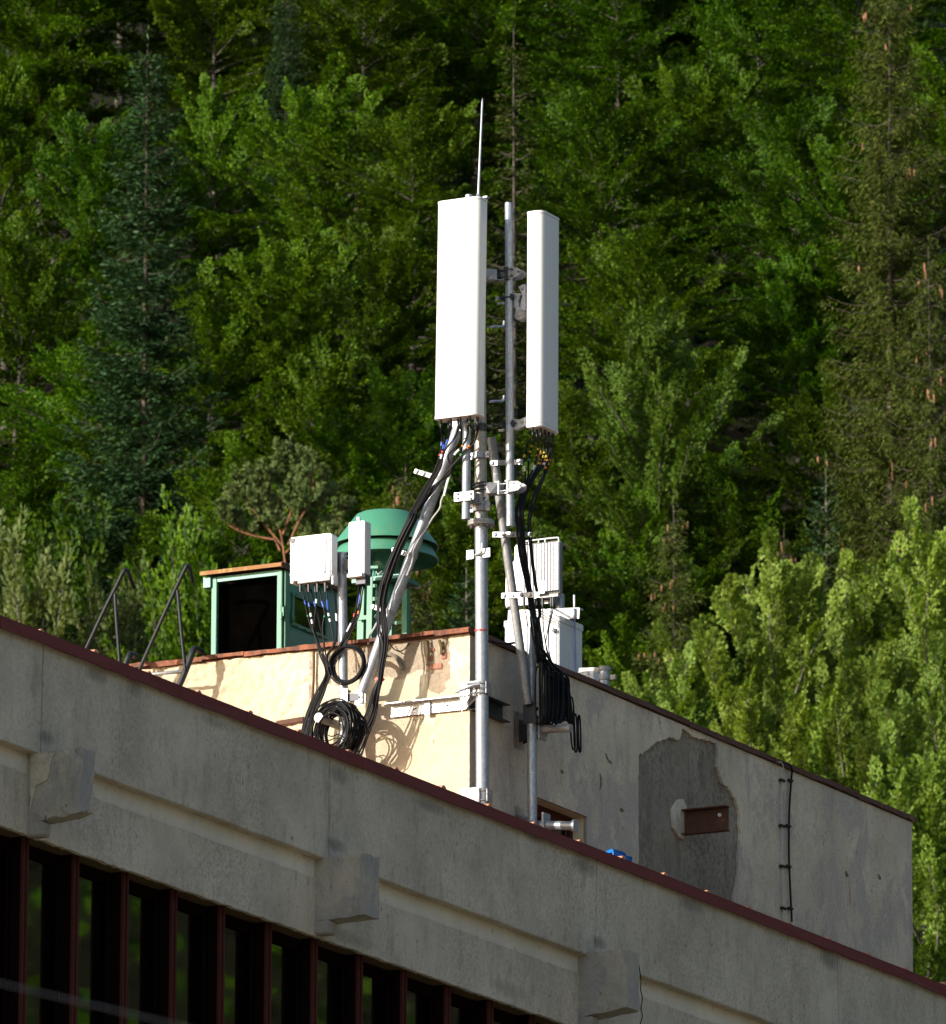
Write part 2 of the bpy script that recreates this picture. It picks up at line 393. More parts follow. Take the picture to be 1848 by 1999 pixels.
MT['cone'] = plain('brown_cones', (.26, .12, .055), .7, 0, .3, 30)
MT['ground'] = stucco('forest_floor', (.020, .018, .009), (.008, .008, .004), 3, .6, .5)  # floor tone darkened to include the leaf shade over it
MT['bareplaster'] = stucco('bare_warm_plaster', (.47, .39, .29), (.20, .155, .11), 24, 1.0, .5, patch=(.36, .28, .20), patch_at=.5, fine=.6, bd=.03)
MT['wiregrey'] = plain('grey_wire', (.20, .20, .21), .6)
MT['fingap'] = plain('shaded_fin_root', (.14, .14, .14), .7)  # dark grey painted in for the shade between the fins
MT['roofsheet'] = plain('orange_roof_sheet', (.50, .23, .12), .7, 0, .25, 8, bmp=.2, dirt=(.30, .12, .06))
MT['bounce_ground'] = stucco('pale_bounce_ground', (.30, .26, .18), (.16, .15, .09), 2, .5, .4)  # unseen near ground, kept pale to bounce warm fill up the facade
# ------------------------------------------------------------------ ground and hillside
def smooth01(t): t = max(0, min(1, t)); return t * t * (3 - 2 * t)
def hill(x, y):
    d = math.hypot(x, y); az = math.degrees(math.atan2(x, y))
    f = smooth01((az + 80) / 35) * (1 - smooth01((az - 105) / 30))
    s = .60; t = (d - 175)
    h = s * 8 * math.log1p(math.exp(min(t / 8, 40)))
    if d > 500: h = s * 325 + (h - s * 325) * .2
    h = min(h, 260)
    w = 3.0 * math.sin(az * .35 + d * .021) + 1.6 * math.sin(az * 1.1 + 1.7 + d * .05)
    return f * (h + (w * smooth01((d - 170) / 60)))
def make_ground():
    rs = [0, 30, 60, 90, 120, 140] + [150 + 8 * i for i in range(46)] + [530, 600, 800, 1300, 2500, 6000]
    na = 180; vs = []; fs = []
    for r in rs:
        for k in range(na):
            a = 2 * math.pi * k / na; x, y = r * math.sin(a), r * math.cos(a); vs.append((x, y, hill(x, y) if r else 0))
    for i in range(len(rs) - 1):
        for k in range(na):
            k2 = (k + 1) % na; fs.append((i * na + k, (i + 1) * na + k, (i + 1) * na + k2, i * na + k2)[::-1])
    g = MB(); nn = sum(1 for q in rs if q <= 140) - 1
    g.add(vs, fs, True); g.mi = [0 if i // na >= nn else 1 for i in range(len(fs))]
    return g.build('ground', [MT['ground'], MT['bounce_ground']], kind='structure', origin=(0, 0, 0))
make_ground()

# ------------------------------------------------------------------ foliage builders
def unit(a): return a / np.maximum(np.linalg.norm(a, axis=-1, keepdims=True), 1e-9)
def leaf_mesh(name, pos, axis, nrm, L, Wd, mats, fold=.12):
    n = len(pos); axis = unit(axis); side = unit(np.cross(axis, nrm)); nrm = unit(np.cross(side, axis))
    L = L[:, None]; Wd = Wd[:, None]
    v = np.empty((n, 4, 3)); v[:, 0] = pos; v[:, 2] = pos + axis * L - nrm * L * fold
    mid = pos + axis * L * .45; v[:, 1] = mid + side * Wd * .5; v[:, 3] = mid - side * Wd * .5
    me = bpy.data.meshes.new(name); me.vertices.add(n * 4); me.vertices.foreach_set('co', v.reshape(-1).astype(np.float32))
    me.loops.add(n * 4); me.loops.foreach_set('vertex_index', np.arange(n * 4, dtype=np.int32))
    me.polygons.add(n); me.polygons.foreach_set('loop_start', np.arange(0, n * 4, 4, dtype=np.int32))
    me.polygons.foreach_set('loop_total', np.full(n, 4, dtype=np.int32))
    for m in mats: me.materials.append(m)
    me.update(calc_edges=True); return me
def mb_mesh(mb, name, mat):
    me = bpy.data.meshes.new(name); me.from_pydata(mb.v, [], mb.f); me.polygons.foreach_set('use_smooth', mb.sm)
    me.materials.append(mat); me.update(); return me
UP = np.array([0, 0, 1.0])

def broadleaf(seed, H, R, base, limbs=46, up=.55, leafL=.13, shoots=9, per=42, mat='beech', brk='bark', spray=.30, wind=0.0, aspect=.62):
    """trunk with ascending limbs; each limb carries feathery plumes of flat leaf sprays"""
    r = np.random.default_rng(seed); mb = MB(); P = []; A = []; N = []; S = []
    ph = r.uniform(0, 6.28); bend = .35
    def trunk(t): return np.array([bend * math.sin(t * 2.2 + ph), bend * math.cos(t * 1.7 + ph) - bend * math.cos(ph), t * H])
    tr = .045 + .011 * H
    mb.tube([trunk(t) for t in np.linspace(0, .86, 10)], [tr * (1 - 1.1 * t) + .008 for t in np.linspace(0, .86, 10)], 7, False)
    Hc = H * (1 - base); zc = H - Hc / 2; SS = np.array([R, R, Hc / 2])
    for i in range(limbs):
        u = (i + .5) / limbs; t = base + (1 - base) * (.02 + .76 * u ** .9)
        az = i * 2.39996 + r.uniform(-.5, .5)
        el = rad(-8 + (34 + 38 * up) * u + 34 * u ** 4 + r.uniform(-12, 14))
        d = np.array([math.cos(az) * math.cos(el), math.sin(az) * math.cos(el), math.sin(el)]); p = trunk(t)
        q0 = (p - np.array([0, 0, zc])) / SS; dn = d / SS; A_ = dn @ dn; B_ = q0 @ dn; C_ = q0 @ q0 - 1
        Lb = (-B_ + math.sqrt(max(B_ * B_ - A_ * C_, .04))) / A_
        Lb = min(Lb, R * 1.35) * r.uniform(.70, 1.08) * (1 + .17 * math.sin(3 * az + ph) * math.sin(7 * u + ph)) + .15
        pts = [p]; dd = d.copy(); n = 6
        for k in range(n):
            dd = unit(dd + np.array([wind * .05, 0, .07 * up]) + r.normal(0, .09, 3)); p = p + dd * Lb / n; pts.append(p)
        r0 = tr * (1 - .85 * t) * .34 + .008
        mb.tube(pts, [r0 * (1 - .85 * k / n) + .006 for k in range(n + 1)], 5, False)
        pts = np.array(pts)
        ns = max(5, int(1.15 * shoots * (.5 + .6 * Lb / R)))
        for j in range(ns):
            f = .06 + .94 * (j + r.uniform(.2, .8)) / ns; q = f * n; k = min(int(q), n - 1)
            o = pts[k] + (pts[k + 1] - pts[k]) * (q - k); bd = unit(pts[k + 1] - pts[k])
            sd = unit(np.cross(bd, UP) + 1e-3); sgn = 1 if j % 2 else -1
            sdir = unit(bd * r.uniform(.55, 1.1) + sd * sgn * r.uniform(.10, .62) + UP * (r.uniform(-.15, .45) + .35 * up) + np.array([wind, 0, 0]))
            sl = r.uniform(.55, 1.15) * (.42 + .12 * R) * (1.2 - .4 * f)
            if j == ns - 1: o = pts[-1]; sdir = unit(bd + UP * .25 * up + np.array([wind, 0, 0]))
            if r.random() < .3: mb.tube([o, o + sdir * sl * .7], [.009, .004], 3, False)
            m = int(per * r.uniform(.75, 1.2)); w = np.sort(r.random(m)) ** .9
            lat = unit(np.cross(sdir, UP + r.normal(0, .35, 3))); nn = unit(np.cross(lat, sdir)); nn = nn if nn[2] > 0 else -nn
            off = r.uniform(-1, 1, m) * spray * sl * (.30 + .9 * np.sin(np.pi * np.minimum(1, w * .9 + .08)))
            arch = -.16 * sl * w ** 2 * (1 - up) + r.normal(0, .035 * sl, m)
            pos = o + sdir * (w * sl)[:, None] + lat * off[:, None] + nn * arch[:, None]
            ax = sdir * r.uniform(.5, 1.1, (m, 1)) + lat * (np.sign(off) * r.uniform(.2, 1.1, m))[:, None] + r.normal(0, .25, (m, 3)) - UP * .12
            P.append(pos); A.append(ax); N.append(nn + r.normal(0, .34, (m, 3))); S.append(r.uniform(.7, 1.25, m))
    P = np.concatenate(P); A = np.concatenate(A); N = np.concatenate(N); S = np.concatenate(S)
    kz = H / P[:, 2].max(); P[:, 2] *= kz; mb.v = [(x, y, z * kz) for x, y, z in mb.v]
    return mb_mesh(mb, 'trunk', MT[brk]), leaf_mesh('crown', P, A, N, leafL * S, leafL * aspect * S, [MT[mat]])

def conifer(seed, H, R, gap=.42, nb=8, droop=.15, hang=.0, mat='fir', brk='sprucebark', cones=0, fill=1.0, base=.06, needle=.16, sparse=0.0, power=.8, nw=.30):
    r = np.random.default_rng(seed); mb = MB(); P = []; A = []; N = []; C = []
    mb.tube([(.05 * math.sin(3 * t), .05 * math.cos(2 * t), t * H) for t in np.linspace(0, 1, 9)], [(.02 + .0070 * H) * (1 - t) + .010 for t in np.linspace(0, 1, 9)], 7, False)
    z = H * base
    while z < H - .25:
        u = (z / H - base) / (1 - base); Lw = R * (1 - u) ** power + .12
        for b in range(nb):
            if r.random() < sparse: continue
            az = 2 * math.pi * (b + r.uniform(-.3, .3)) / nb + z * 3.1; L = Lw * r.uniform(.65, 1.2)
            out = np.array([math.cos(az), math.sin(az), 0]); n = 5; pts = []
            z0 = z + r.uniform(-.5, .5) * gap
            for k in range(n + 1):
                f = k / n; pts.append(np.array([0, 0, z0]) + out * L * f + UP * (L * (.28 * (u - .2) * f - droop * (f * 1.5 - 1.1 * f * f) + .10 * f ** 3)))
            mb.tube(pts, [.018 * (1 - u * .6) * (1 - .8 * k / n) + .003 for k in range(n + 1)], 4, False)
            pts = np.array(pts); nt_ = max(4, int(L / .085 * fill))
            for j in range(nt_):
                f = .02 + .98 * (j + r.random()) / nt_; q = f * n; k = min(int(q), n - 1); o = pts[k] + (pts[k + 1] - pts[k]) * (q - k)
                bd = unit(pts[k + 1] - pts[k]); sd = unit(np.cross(bd, UP)) * (1 if j % 2 else -1)
                tl = (.16 + .34 * L * (1.05 - f)) * r.uniform(.7, 1.2) * .9 + .06; tl = min(tl, .75)
                td = unit(bd * .75 + sd * r.uniform(.5, 1.0) * (1 - .6 * hang) - UP * (hang * r.uniform(.5, 1.4)) + UP * .06 * r.normal())
                m = max(5, int(tl / .034)); w = np.linspace(.03, 1, m)
                pos = o + td * (w * tl)[:, None] + r.normal(0, .012, (m, 3))
                sgn = np.where(np.arange(m) % 2, 1, -1)[:, None]; lt = unit(np.cross(td, UP) + r.normal(0, .15, 3))
                P.append(pos); A.append(td * .8 + lt * sgn * .75 + r.normal(0, .22, (m, 3))); N.append(UP + r.normal(0, .5, (m, 3)))
            if cones and u > .12 and r.random() < cones: C.append(pts[-1] - UP * .02 - out * r.uniform(0, .3) * L)
        z += gap * r.uniform(.75, 1.15) * (1 - .35 * u)
    P.append(np.array([[0, 0, H - .5 + .1 * i] for i in range(9)])); A.append(np.tile(UP, (9, 1)) + r.normal(0, .3, (9, 3))); N.append(r.normal(0, 1, (9, 3)))
    P = np.concatenate(P); A = np.concatenate(A); N = np.concatenate(N); m = len(P)
    cm = None
    if C:
        cb = MB()
        for c in C:
            for _ in range(int(r.integers(1, 4))):
                q = Vector(c) + Vector((r.normal(0, .10), r.normal(0, .10), r.uniform(-.12, .06)))
                cb.tube([q, q - Vector((0, 0, .05)), q - Vector((.01, 0, .13)), q - Vector((.015, 0, .19))], [.012, .028, .025, .006], 6, False)
        cm = mb_mesh(cb, 'cones', MT['cone'])
    S = r.uniform(.7, 1.2, m)
    return mb_mesh(mb, 'trunk', MT[brk]), leaf_mesh('crown', P, A, N, needle * S, needle * nw * S, [MT[mat]], .02), cm

def pine_tree():
    r = np.random.default_rng(5); mb = MB(); P = []; A = []
    limbs = [((0, 0, 0), (-.2, 0, 1.3), (-.65, .1, 2.4), (-.95, 0, 3.4)), ((-.05, 0, .7), (-.7, .1, 1.5), (-1.35, 0, 2.3), (-1.75, .1, 3.0)),
             ((-.1, 0, 1.2), (.25, -.1, 2.2), (.5, .1, 3.2), (.5, 0, 3.9)), ((.0, 0, .5), (.6, .1, 1.2), (1.1, .1, 2.0), (1.45, 0, 2.8)),
             ((-.35, 0, 1.7), (-.25, .3, 2.8), (-.2, .3, 3.6), (-.25, .2, 4.2)), ((-.4, 0, 1.0), (-1.3, .1, 1.2), (-2.0, 0, 1.5), (-2.35, 0, 2.0)),
             ((.2, 0, .4), (.9, -.2, .7), (1.6, -.2, 1.1), (2.0, -.1, 1.7)), ((-.2, .1, .6), (-.5, .5, 1.3), (-1.0, .6, 1.9), (-1.2, .6, 2.6)), ((.1, -.1, .8), (.5, -.5, 1.6), (.9, -.6, 2.3), (1.0, -.6, 3.3))]
    mb.tube([(1.0, 0, -25), (.6, 0, -4), (.25, 0, -1), (0, 0, .1)], [.15, .12, .09, .065], 8, False)
    for lb in limbs:
        pts = smooth_path(lb, 5); n = len(pts); mb.tube(pts, [.036 * (1 - .8 * i / n) + .008 for i in range(n)], 6, False)
        q = np.array([list(p) for p in pts])
        for j in range(24):
            f = r.uniform(.28, 1.0); o = q[int(f * (n - 1))]
            d = unit(np.array([r.normal(0, .42), r.normal(0, .42), r.uniform(.35, 1.0)])); L = r.uniform(.35, .95)
            mb.tube([o, o + d * L], [.012, .005], 3, False)
            for c in range(8):
                cc = o + d * L * (.25 + .80 * c / 7) + r.normal(0, .06, 3); m = 34; w_ = 1 - .45 * c / 7
                dr = unit(r.normal(0, .5, (m, 3)) + d * 1.0 + UP * .5); P.append(np.tile(cc, (m, 1)) + dr * .02); A.append(dr * w_)
    P = np.concatenate(P); A = np.concatenate(A); m = len(P); S = r.uniform(.7, 1.2, m)
    return mb_mesh(mb, 'trunk', MT['pinebark']), leaf_mesh('crown', P, A, r.normal(0, 1, (m, 3)), .21 * S, .045 * S, [MT['pine']], .02), None

PRO = {}
def proto(k, H, fn): PRO[k] = (H, fn)
proto('beech_a', 15, broadleaf(1, 15, 3.9, .34, 60, .22, leafL=.116, shoots=14, per=98, spray=.38))
proto('beech_b', 14, broadleaf(2, 14, 3.5, .34, 56, .40, leafL=.114, shoots=14, per=98, spray=.34))
proto('beech_c', 16, broadleaf(3, 16, 4.4, .34, 64, .12, leafL=.116, shoots=15, per=98, spray=.42))
proto('beech_d', 13, broadleaf(4, 13, 3.1, .34, 52, .60, leafL=.110, shoots=13, per=98, spray=.30, wind=.10))
proto('beech_e', 17, broadleaf(8, 17, 4.5, .36, 64, .0, leafL=.116, shoots=15, per=98, spray=.46))
proto('maple_a', 14, broadleaf(5, 14, 4.0, .26, 62, .62, leafL=.092, mat='maple', brk='palebark', spray=.36, wind=.26, per=155, shoots=14, aspect=.75))
proto('maple_b', 12, broadleaf(6, 12, 3.3, .22, 54, .68, leafL=.092, mat='maple', brk='palebark', spray=.34, wind=.26, per=155, shoots=13, aspect=.75))
proto('light_tree', 15, broadleaf(31, 15, 3.6, .28, 58, .85, leafL=.100, shoots=14, per=98, spray=.30, mat='lightleaf'))
proto('bush', 7, broadleaf(7, 7, 2.4, .06, 38, .85, leafL=.13, mat='willow', brk='palebark', spray=.24, aspect=.42))
proto('bush_green', 7, broadleaf(17, 7, 2.6, .06, 38, .7, leafL=.12, mat='beech', spray=.28))
proto('fir', 19, conifer(21, 19, 2.9, .50, 10, .30, .22, 'fir', needle=.17, fill=1.0, power=.75, sparse=.10))
proto('young_fir', 9, conifer(22, 9, 1.45, .40, 8, .04, .0, 'fir', needle=.15, fill=1.7, brk='palebark'))
proto('spruce', 15, conifer(23, 15, 2.5, .42, 8, .30, .85, 'spruce', cones=.14, needle=.14, nw=.22, fill=1.1))
proto('tall_spruce', 24, conifer(24, 24, 2.0, .48, 9, .35, 1.0, 'spruce', cones=.05, needle=.14, sparse=.12, fill=1.3, power=.42, nw=.22))
proto('thin_spruce', 13, conifer(25, 13, 1.15, .45, 7, .18, .35, 'spruce', needle=.14, fill=.8, sparse=.15))
proto('pine', 4.7, pine_tree())

def stand(kind, x, y, label, name, H=None, cat='tree', rot=None, group=None, extra=0.0, sx=1.0):
    """stand a tree on the hillside so that its top shows at picture point x, y"""
    H0, mesh = PRO[kind]; H = H or H0; r = ray(x, y)
    f = lambda k: (CAM.z + r.z * k) - H - hill(r.x * k, r.y * k)
    lo_, hi_ = 165.0, 900.0; k = None
    prev = f(lo_)
    for i in range(1, 600):
        q = lo_ + i * 1.0; c = f(q)
        if prev > 0 >= c: k = q; break
        prev = c
    if k is None: k = 260.0
    k += extra; p = CAM + r * k; b = Vector((p.x, p.y, p.z - H)); s = H / H0
    t = thing(name, label, cat, b, group); t.scale = (s * sx, s * sx, s)
    t.rotation_euler = (0, 0, rot if rot is not None else random.uniform(0, 6.28))
    for nm, me in zip(('trunk', 'crown', 'cones'), mesh):
        if me is None: continue
        o = _link(bpy.data.objects.new(nm, me)); o.parent = t
        if nm == 'cones': o['kind'] = 'stuff'
    return t
TREES = [
 # kind, x, y of the top, label, name, height
 ('beech_c', -60, -520, 'green beech rising past the upper left corner of the photo', 'beech_tree', 16),
 ('beech_a', 240, -470, 'green beech whose lower boughs fill the top edge above the blue-green fir', 'beech_tree', 16),
 ('beech_e', 520, -560, 'broad green beech along the top edge between fir and lightning rod', 'beech_tree', 17),
 ('beech_b', 800, -420, 'beech at the top edge left of the lightning rod tip', 'beech_tree', 15),
 ('beech_a', 1080, -520, 'beech at the top edge straight above the right antenna', 'beech_tree', 16),
 ('beech_c', 1340, -420, 'pale-trunked beech at the top edge with forking bare limbs showing', 'beech_tree', 17),
 ('beech_d', 1600, -500, 'beech at the top edge left of the tall brown spruce', 'beech_tree', 15),
 ('beech_a', 1930, -380, 'beech at the upper right corner behind the tall brown spruce', 'beech_tree', 16),
 ('beech_d', 90, -190, 'yellow-green upright beech high at the left edge above the fir tip', 'beech_tree', 15),
 ('beech_a', 440, -160, 'beech just right of and above the tip of the blue-green fir', 'beech_tree', 15),
 ('beech_e', 700, -150, 'flat-boughed beech behind the whitish shrubby crown near the top', 'beech_tree', 16),
 ('beech_b', 950, -120, 'beech directly behind the upper half of the lightning rod', 'beech_tree', 14),
 ('beech_c', 1190, -150, 'beech standing above and right of the thin spruce by the lightning rod', 'beech_tree', 15),
 ('beech_a', 1480, -130, 'beech in the upper right with layered boughs beside the tall brown spruce', 'beech_tree', 15),
 ('beech_d', 20, 120, 'leaning beech at the left edge beside the blue-green fir', 'beech_tree', 14),
 ('beech_b', 190, 210, 'narrow yellow-green beech touching the left side of the blue-green fir', 'beech_tree', 13),
 ('beech_d', 420, 140, 'upright beech touching the right side of the blue-green fir', 'beech_tree', 13),
 ('beech_a', 610, 130, 'beech with a whitish cast right of the fir and left of the lightning rod', 'beech_tree', 15),
 ('beech_c', 790, 190, 'large beech left of the lightning rod and above the left antenna', 'beech_tree', 15),
 ('beech_e', 1160, 150, 'wide beech behind and above the top of the right antenna', 'beech_tree', 16),
 ('beech_a', 1340, 90, 'beech with a pale straight trunk in the middle of the upper right', 'beech_tree', 15),
 ('beech_e', 1560, 170, 'dark layered beech left of the tall brown spruce trunk', 'beech_tree', 15),
 ('beech_b', 30, 430, 'bushy beech at the left edge level with the antenna tops', 'beech_tree', 14),
 ('beech_a', 560, 430, 'round beech right of the fir foot and level with the antenna tops', 'beech_tree', 14),
 ('beech_b', 740, 420, 'beech close left of the upper half of the left antenna', 'beech_tree', 13),
 ('beech_e', 1250, 430, 'dark beech right of the right antenna and above the light upright crown', 'beech_tree', 15),
 ('beech_d', 1560, 480, 'small bright beech in the shade below the layered boughs at right', 'beech_tree', 11),
 ('beech_c', 150, 640, 'wide beech below the fir at the left side', 'beech_tree', 15),
 ('beech_b', 400, 520, 'feathery upright beech below and right of the fir', 'beech_tree', 13),
 ('beech_d', 660, 660, 'beech left of the lower half of the left antenna', 'beech_tree', 13),
 ('beech_a', 810, 700, 'dark beech behind the lower half of the left antenna', 'beech_tree', 14),
 ('light_tree', 1300, 575, 'light green upright tree right of the right antenna with many plumed tips', 'young_beech_tree', 18, .9),
 ('beech_e', 1130, 760, 'beech behind the lower end of the right antenna', 'beech_tree', 14),
 ('beech_c', 10, 880, 'beech with pale forked limbs at the left edge above the railings', 'beech_tree', 14),
 ('beech_a', 260, 820, 'beech above the railings and left of the pine', 'beech_tree', 13),
 ('beech_e', 480, 860, 'dark low beech directly behind the pine', 'beech_tree', 14),
 ('beech_d', 1240, 960, 'beech right of the ribbed radio unit in the middle distance', 'beech_tree', 12),
 ('beech_b', 1420, 880, 'beech between the light upright tree and the small blue-green fir', 'beech_tree', 13),
 ('beech_e', 1640, 720, 'deeply shaded beech behind the small blue-green fir', 'beech_tree', 14),
 ('beech_a', 950, 960, 'dark beech behind the mast between the antennas and the roof', 'beech_tree', 13),
 ('beech_c', 830, 930, 'dark beech behind the cable-carrying left brace', 'beech_tree', 13),
 ('maple_a', 1520, 1050, 'large pale green windblown maple above the shaded wall', 'maple_tree', 18, .84),
 ('maple_b', 1700, 1090, 'pale green maple reaching up below the small spruce at right', 'maple_tree', 16, .84),
 ('maple_a', 1830, 985, 'pale green maple at the right edge above the end of the shaded wall', 'maple_tree', 18, .84),
 ('maple_b', 1355, 1255, 'smaller pale maple just above the rusty roof edge', 'maple_tree', 15, .84),
 ('maple_b', 1600, 1370, 'low pale maple above the far end of the rusty roof edge', 'maple_tree', 15, .84),
 ('maple_a', 1790, 1420, 'maple beside the far corner of the shaded wall at right', 'maple_tree', 17, .84),
 ('beech_b', 1240, 1210, 'green beech behind the grey cabinet and the pole stub', 'beech_tree', 12),
 ('maple_b', 1455, 1330, 'low pale maple crown touching the rusty roof edge left of the conduits', 'maple_tree', 15, .84),
 ('maple_a', 1690, 1230, 'broad pale maple in the middle of the windblown group at lower right', 'maple_tree', 17, .84),
 ('maple_a', 1860, 1250, 'pale maple cut by the right edge, beside the far end of the roof', 'maple_tree', 17, .84),
 ('beech_d', 1830, 1640, 'dark green sapling beside the far wall end, lowest at the right edge', 'beech_tree', 10),
 ('bush', 70, 1085, 'pale-leaved willow bush at the left edge behind the roof cap', 'willow_bush', 15, .62),
 ('bush', 215, 1095, 'pale-leaved willow bush behind the first railing', 'willow_bush', 14, .62),
 ('bush_green', 330, 1110, 'green bush behind the second railing', 'bush', 15, .62),
 ('bush_green', 455, 1075, 'green bush behind the left corner of the green cabin', 'bush', 15, .62),
 ('bush_green', 140, 960, 'green bush above the pale willow at left', 'bush', 14, .62),
 ('bush_green', 360, 980, 'green bush between the railings and the pine', 'bush', 14, .62),
 ('bush', -20, 1010, 'pale willow bush cut by the left edge of the photo', 'willow_bush', 15, .62),
 ('beech_c', 120, -300, 'second row beech at the top edge, between the corner and the fir tip', 'beech_tree', 17),
 ('beech_e', 380, -330, 'flat-boughed beech at the top edge right above the fir tip', 'beech_tree', 17),
 ('beech_a', 660, -330, 'dense beech at the top edge over the whitish crown', 'beech_tree', 16),
 ('beech_e', 940, -320, 'wide beech at the top edge over the lightning rod', 'beech_tree', 17),
 ('beech_c', 1230, -310, 'wide dark beech at the top edge right of the rod', 'beech_tree', 17),
 ('beech_a', 1480, -330, 'dense beech at the top edge between forked limbs and brown spruce', 'beech_tree', 16),
 ('beech_e', 1700, -240, 'broad beech at the top edge directly behind the brown spruce', 'beech_tree', 17),
 ('beech_c', 1830, 60, 'beech at the right edge behind the top of the brown spruce', 'beech_tree', 15),
 ('beech_b', 1660, 250, 'beech close left of the bare trunk of the brown spruce', 'beech_tree', 14),
 ('fir', 290, 85, 'tall blue-green fir with layered boughs at upper left', 'fir_tree', 27, .86),
 ('fir', 560, -60, 'blue-green fir crown near the top edge right of the tall fir', 'fir_tree', 15, .8),
 ('tall_spruce', 1738, -40, 'tall thin brownish spruce with a bare pale trunk at right', 'spruce_tree', 31),
 ('spruce', 1815, 480, 'cone-bearing spruce at the right edge with drooping boughs', 'spruce_tree', 23, .75),
 ('young_fir', 1612, 915, 'small blue-green fir standing free against the dark shade at right', 'fir_tree', 16.5, .6),
 ('spruce', 1718, 930, 'small cone-bearing spruce right of the small blue-green fir', 'spruce_tree', 15, 0.7),
 ('spruce', 1532, 1035, 'spruce tip just above the large pale maple', 'spruce_tree', 15, 0.7),
 ('spruce', 1315, 985, 'cone-hung spruce right of the ribbed radio unit', 'spruce_tree', 17, 0.9),
 ('spruce', 792, 905, 'cone-hung spruce behind the green siren', 'spruce_tree', 20, 0.9),
 ('thin_spruce', 1005, 55, 'slender ragged spruce behind the lightning rod', 'spruce_tree', 24, 0.75),
 ('young_fir', 910, 1110, 'small fir behind the mast just above the roof edge', 'fir_tree', 13, 0.8),
]
for i, (k, x, y, lab, nm, H, *sx_) in enumerate(TREES):
    stand(k, x, y, lab, nm, H, sx=sx_[0] if sx_ else 1.0, cat='bush' if 'bush' in nm else 'tree', rot=((i * 2.1) % 1.6) - .8 if k.startswith('maple') else (i * 2.1) % 6.28)
# the pine behind the green cabin
# extra maples and beeches that close the lower right
H0, mesh = PRO['pine']
r_ = ray(560, 862); pk = 240.0; pt = CAM + r_ * pk; sc_ = .74
t = thing('pine_tree', 'scots pine with orange limbs behind the green cabin', 'tree', pt - Z * 4.65 * sc_); t.scale = (sc_, sc_, sc_)
for nm, me in zip(('trunk', 'crown'), mesh):
    o = _link(bpy.data.objects.new(nm, me)); o.parent = t
# far wood on the slope to the right: seen only as reflections in the panes
r = np.random.default_rng(77); n = 70000
az = np.radians(r.uniform(26, 100, n)); dd = r.uniform(190, 420, n)
xy = np.stack([np.sin(az) * dd, np.cos(az) * dd], 1); hz = np.array([hill(a, b) for a, b in xy])
clump = np.sin(xy[:, 0] * .55) * np.cos(xy[:, 1] * .47)
pos = np.column_stack([xy, hz + r.random(n) ** .7 * (9 + 5 * clump)])
me = leaf_mesh('woodland', pos, r.normal(0, 1, (n, 3)) + UP * .3, UP + r.normal(0, .6, (n, 3)), r.uniform(.6, 1.2, n), r.uniform(.5, .9, n), [MT['beech']])
tag(_link(bpy.data.objects.new('woodland', me)), 'far wooded slope beyond the right edge, mirrored in the window panes', 'woodland', kind='stuff')
# undergrowth between the trunks
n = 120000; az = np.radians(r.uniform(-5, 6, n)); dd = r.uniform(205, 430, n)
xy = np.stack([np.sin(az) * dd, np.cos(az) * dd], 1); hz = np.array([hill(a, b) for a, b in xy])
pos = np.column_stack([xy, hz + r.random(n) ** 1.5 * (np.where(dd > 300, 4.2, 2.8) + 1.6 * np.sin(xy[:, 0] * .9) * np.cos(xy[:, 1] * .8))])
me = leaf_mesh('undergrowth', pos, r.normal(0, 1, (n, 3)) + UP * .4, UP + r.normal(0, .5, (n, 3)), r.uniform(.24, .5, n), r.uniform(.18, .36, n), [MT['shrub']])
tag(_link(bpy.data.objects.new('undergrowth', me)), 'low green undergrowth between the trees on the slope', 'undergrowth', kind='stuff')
# ------------------------------------------------------------------ long building with the facade
def fs(p): return (p - FAC0).dot(D)                                # metres along the facade
def FP(s, z, o=0.0): q = FAC0 + D * s + E * o; return Vector((q.x, q.y, z))
zl = lambda ya, yb: (FW(0, ya).z + FW(1848, yb).z) / 2
Z_CAPT = (FW(0, 1215).z + FW(1848, 1919).z) / 2
Z_CAPB = Z_CAPT - .105
Z_GRV = (FW(200, 1514).z + FW(1250, 1904).z) / 2                  # underside of the upper panels
Z_BOT = (FW(0, 1607).z + FW(976, 1943).z) / 2
S0, S1 = fs(FW(-420, 1200)), fs(FW(2300, 1900))
office = thing('office_building', 'long grey rendered office block in shade with maroon roof edge and brown windows', 'building', FP(0, 0))
rust_streaks(MT['facade'], [(FW(x, y, .0), w, h, (.14, .12, .10), am) for x, y, w, h, am in ((1140, 1690, .42, .16, .75), (1045, 1634, .35, .11, .7), (1619, 1872, .38, .17, .75), (190, 1318, .30, .10, .6), (262, 1342, .22, .14, .55), (660, 1512, .30, .13, .6), (840, 1575, .5, .09, .6), (1350, 1768, .45, .10, .55), (420, 1410, .4, .09, .5), (90, 1440, .22, .10, .7), (655, 1650, .25, .10, .7), (1170, 1840, .25, .10, .7), (700, 1830, .7, .10, .45), (1010, 1930, .6, .12, .45))])
# upper panels between the lean joints
joints = [((85, 1260), (80, 1470)), ((644, 1480), (643, 1672)), ((1166, 1680), (1163, 1862)), ((1636, 1868), (1640, 2060))]
js = [(fs(FW(*a)), fs(FW(*b))) for a, b in joints]
step = js[1][0] - js[0][0]
edges = [(js[0][0] - step, js[0][1] - step)] + js + [(js[3][0] + step * k, js[3][1] + step * k) for k in (1, 2)]
rr = random.Random(4)
for (a0, a1), (b0, b1) in zip(edges, edges[1:]):
    mb = MB(); g = .007
    n = 14; low = [(a1 + g + (b1 - a1 - 2 * g) * k / n, Z_GRV + rr.uniform(-.006, .006)) for k in range(n + 1)]
    poly = [FP(s, z) for s, z in low] + [FP(b0 - g, Z_CAPB + .03), FP(a0 + g, Z_CAPB + .03)]
    mb.prism(poly, E * -.16); mb.build('wall_panel', MT['facade'], office, bevel=.006)
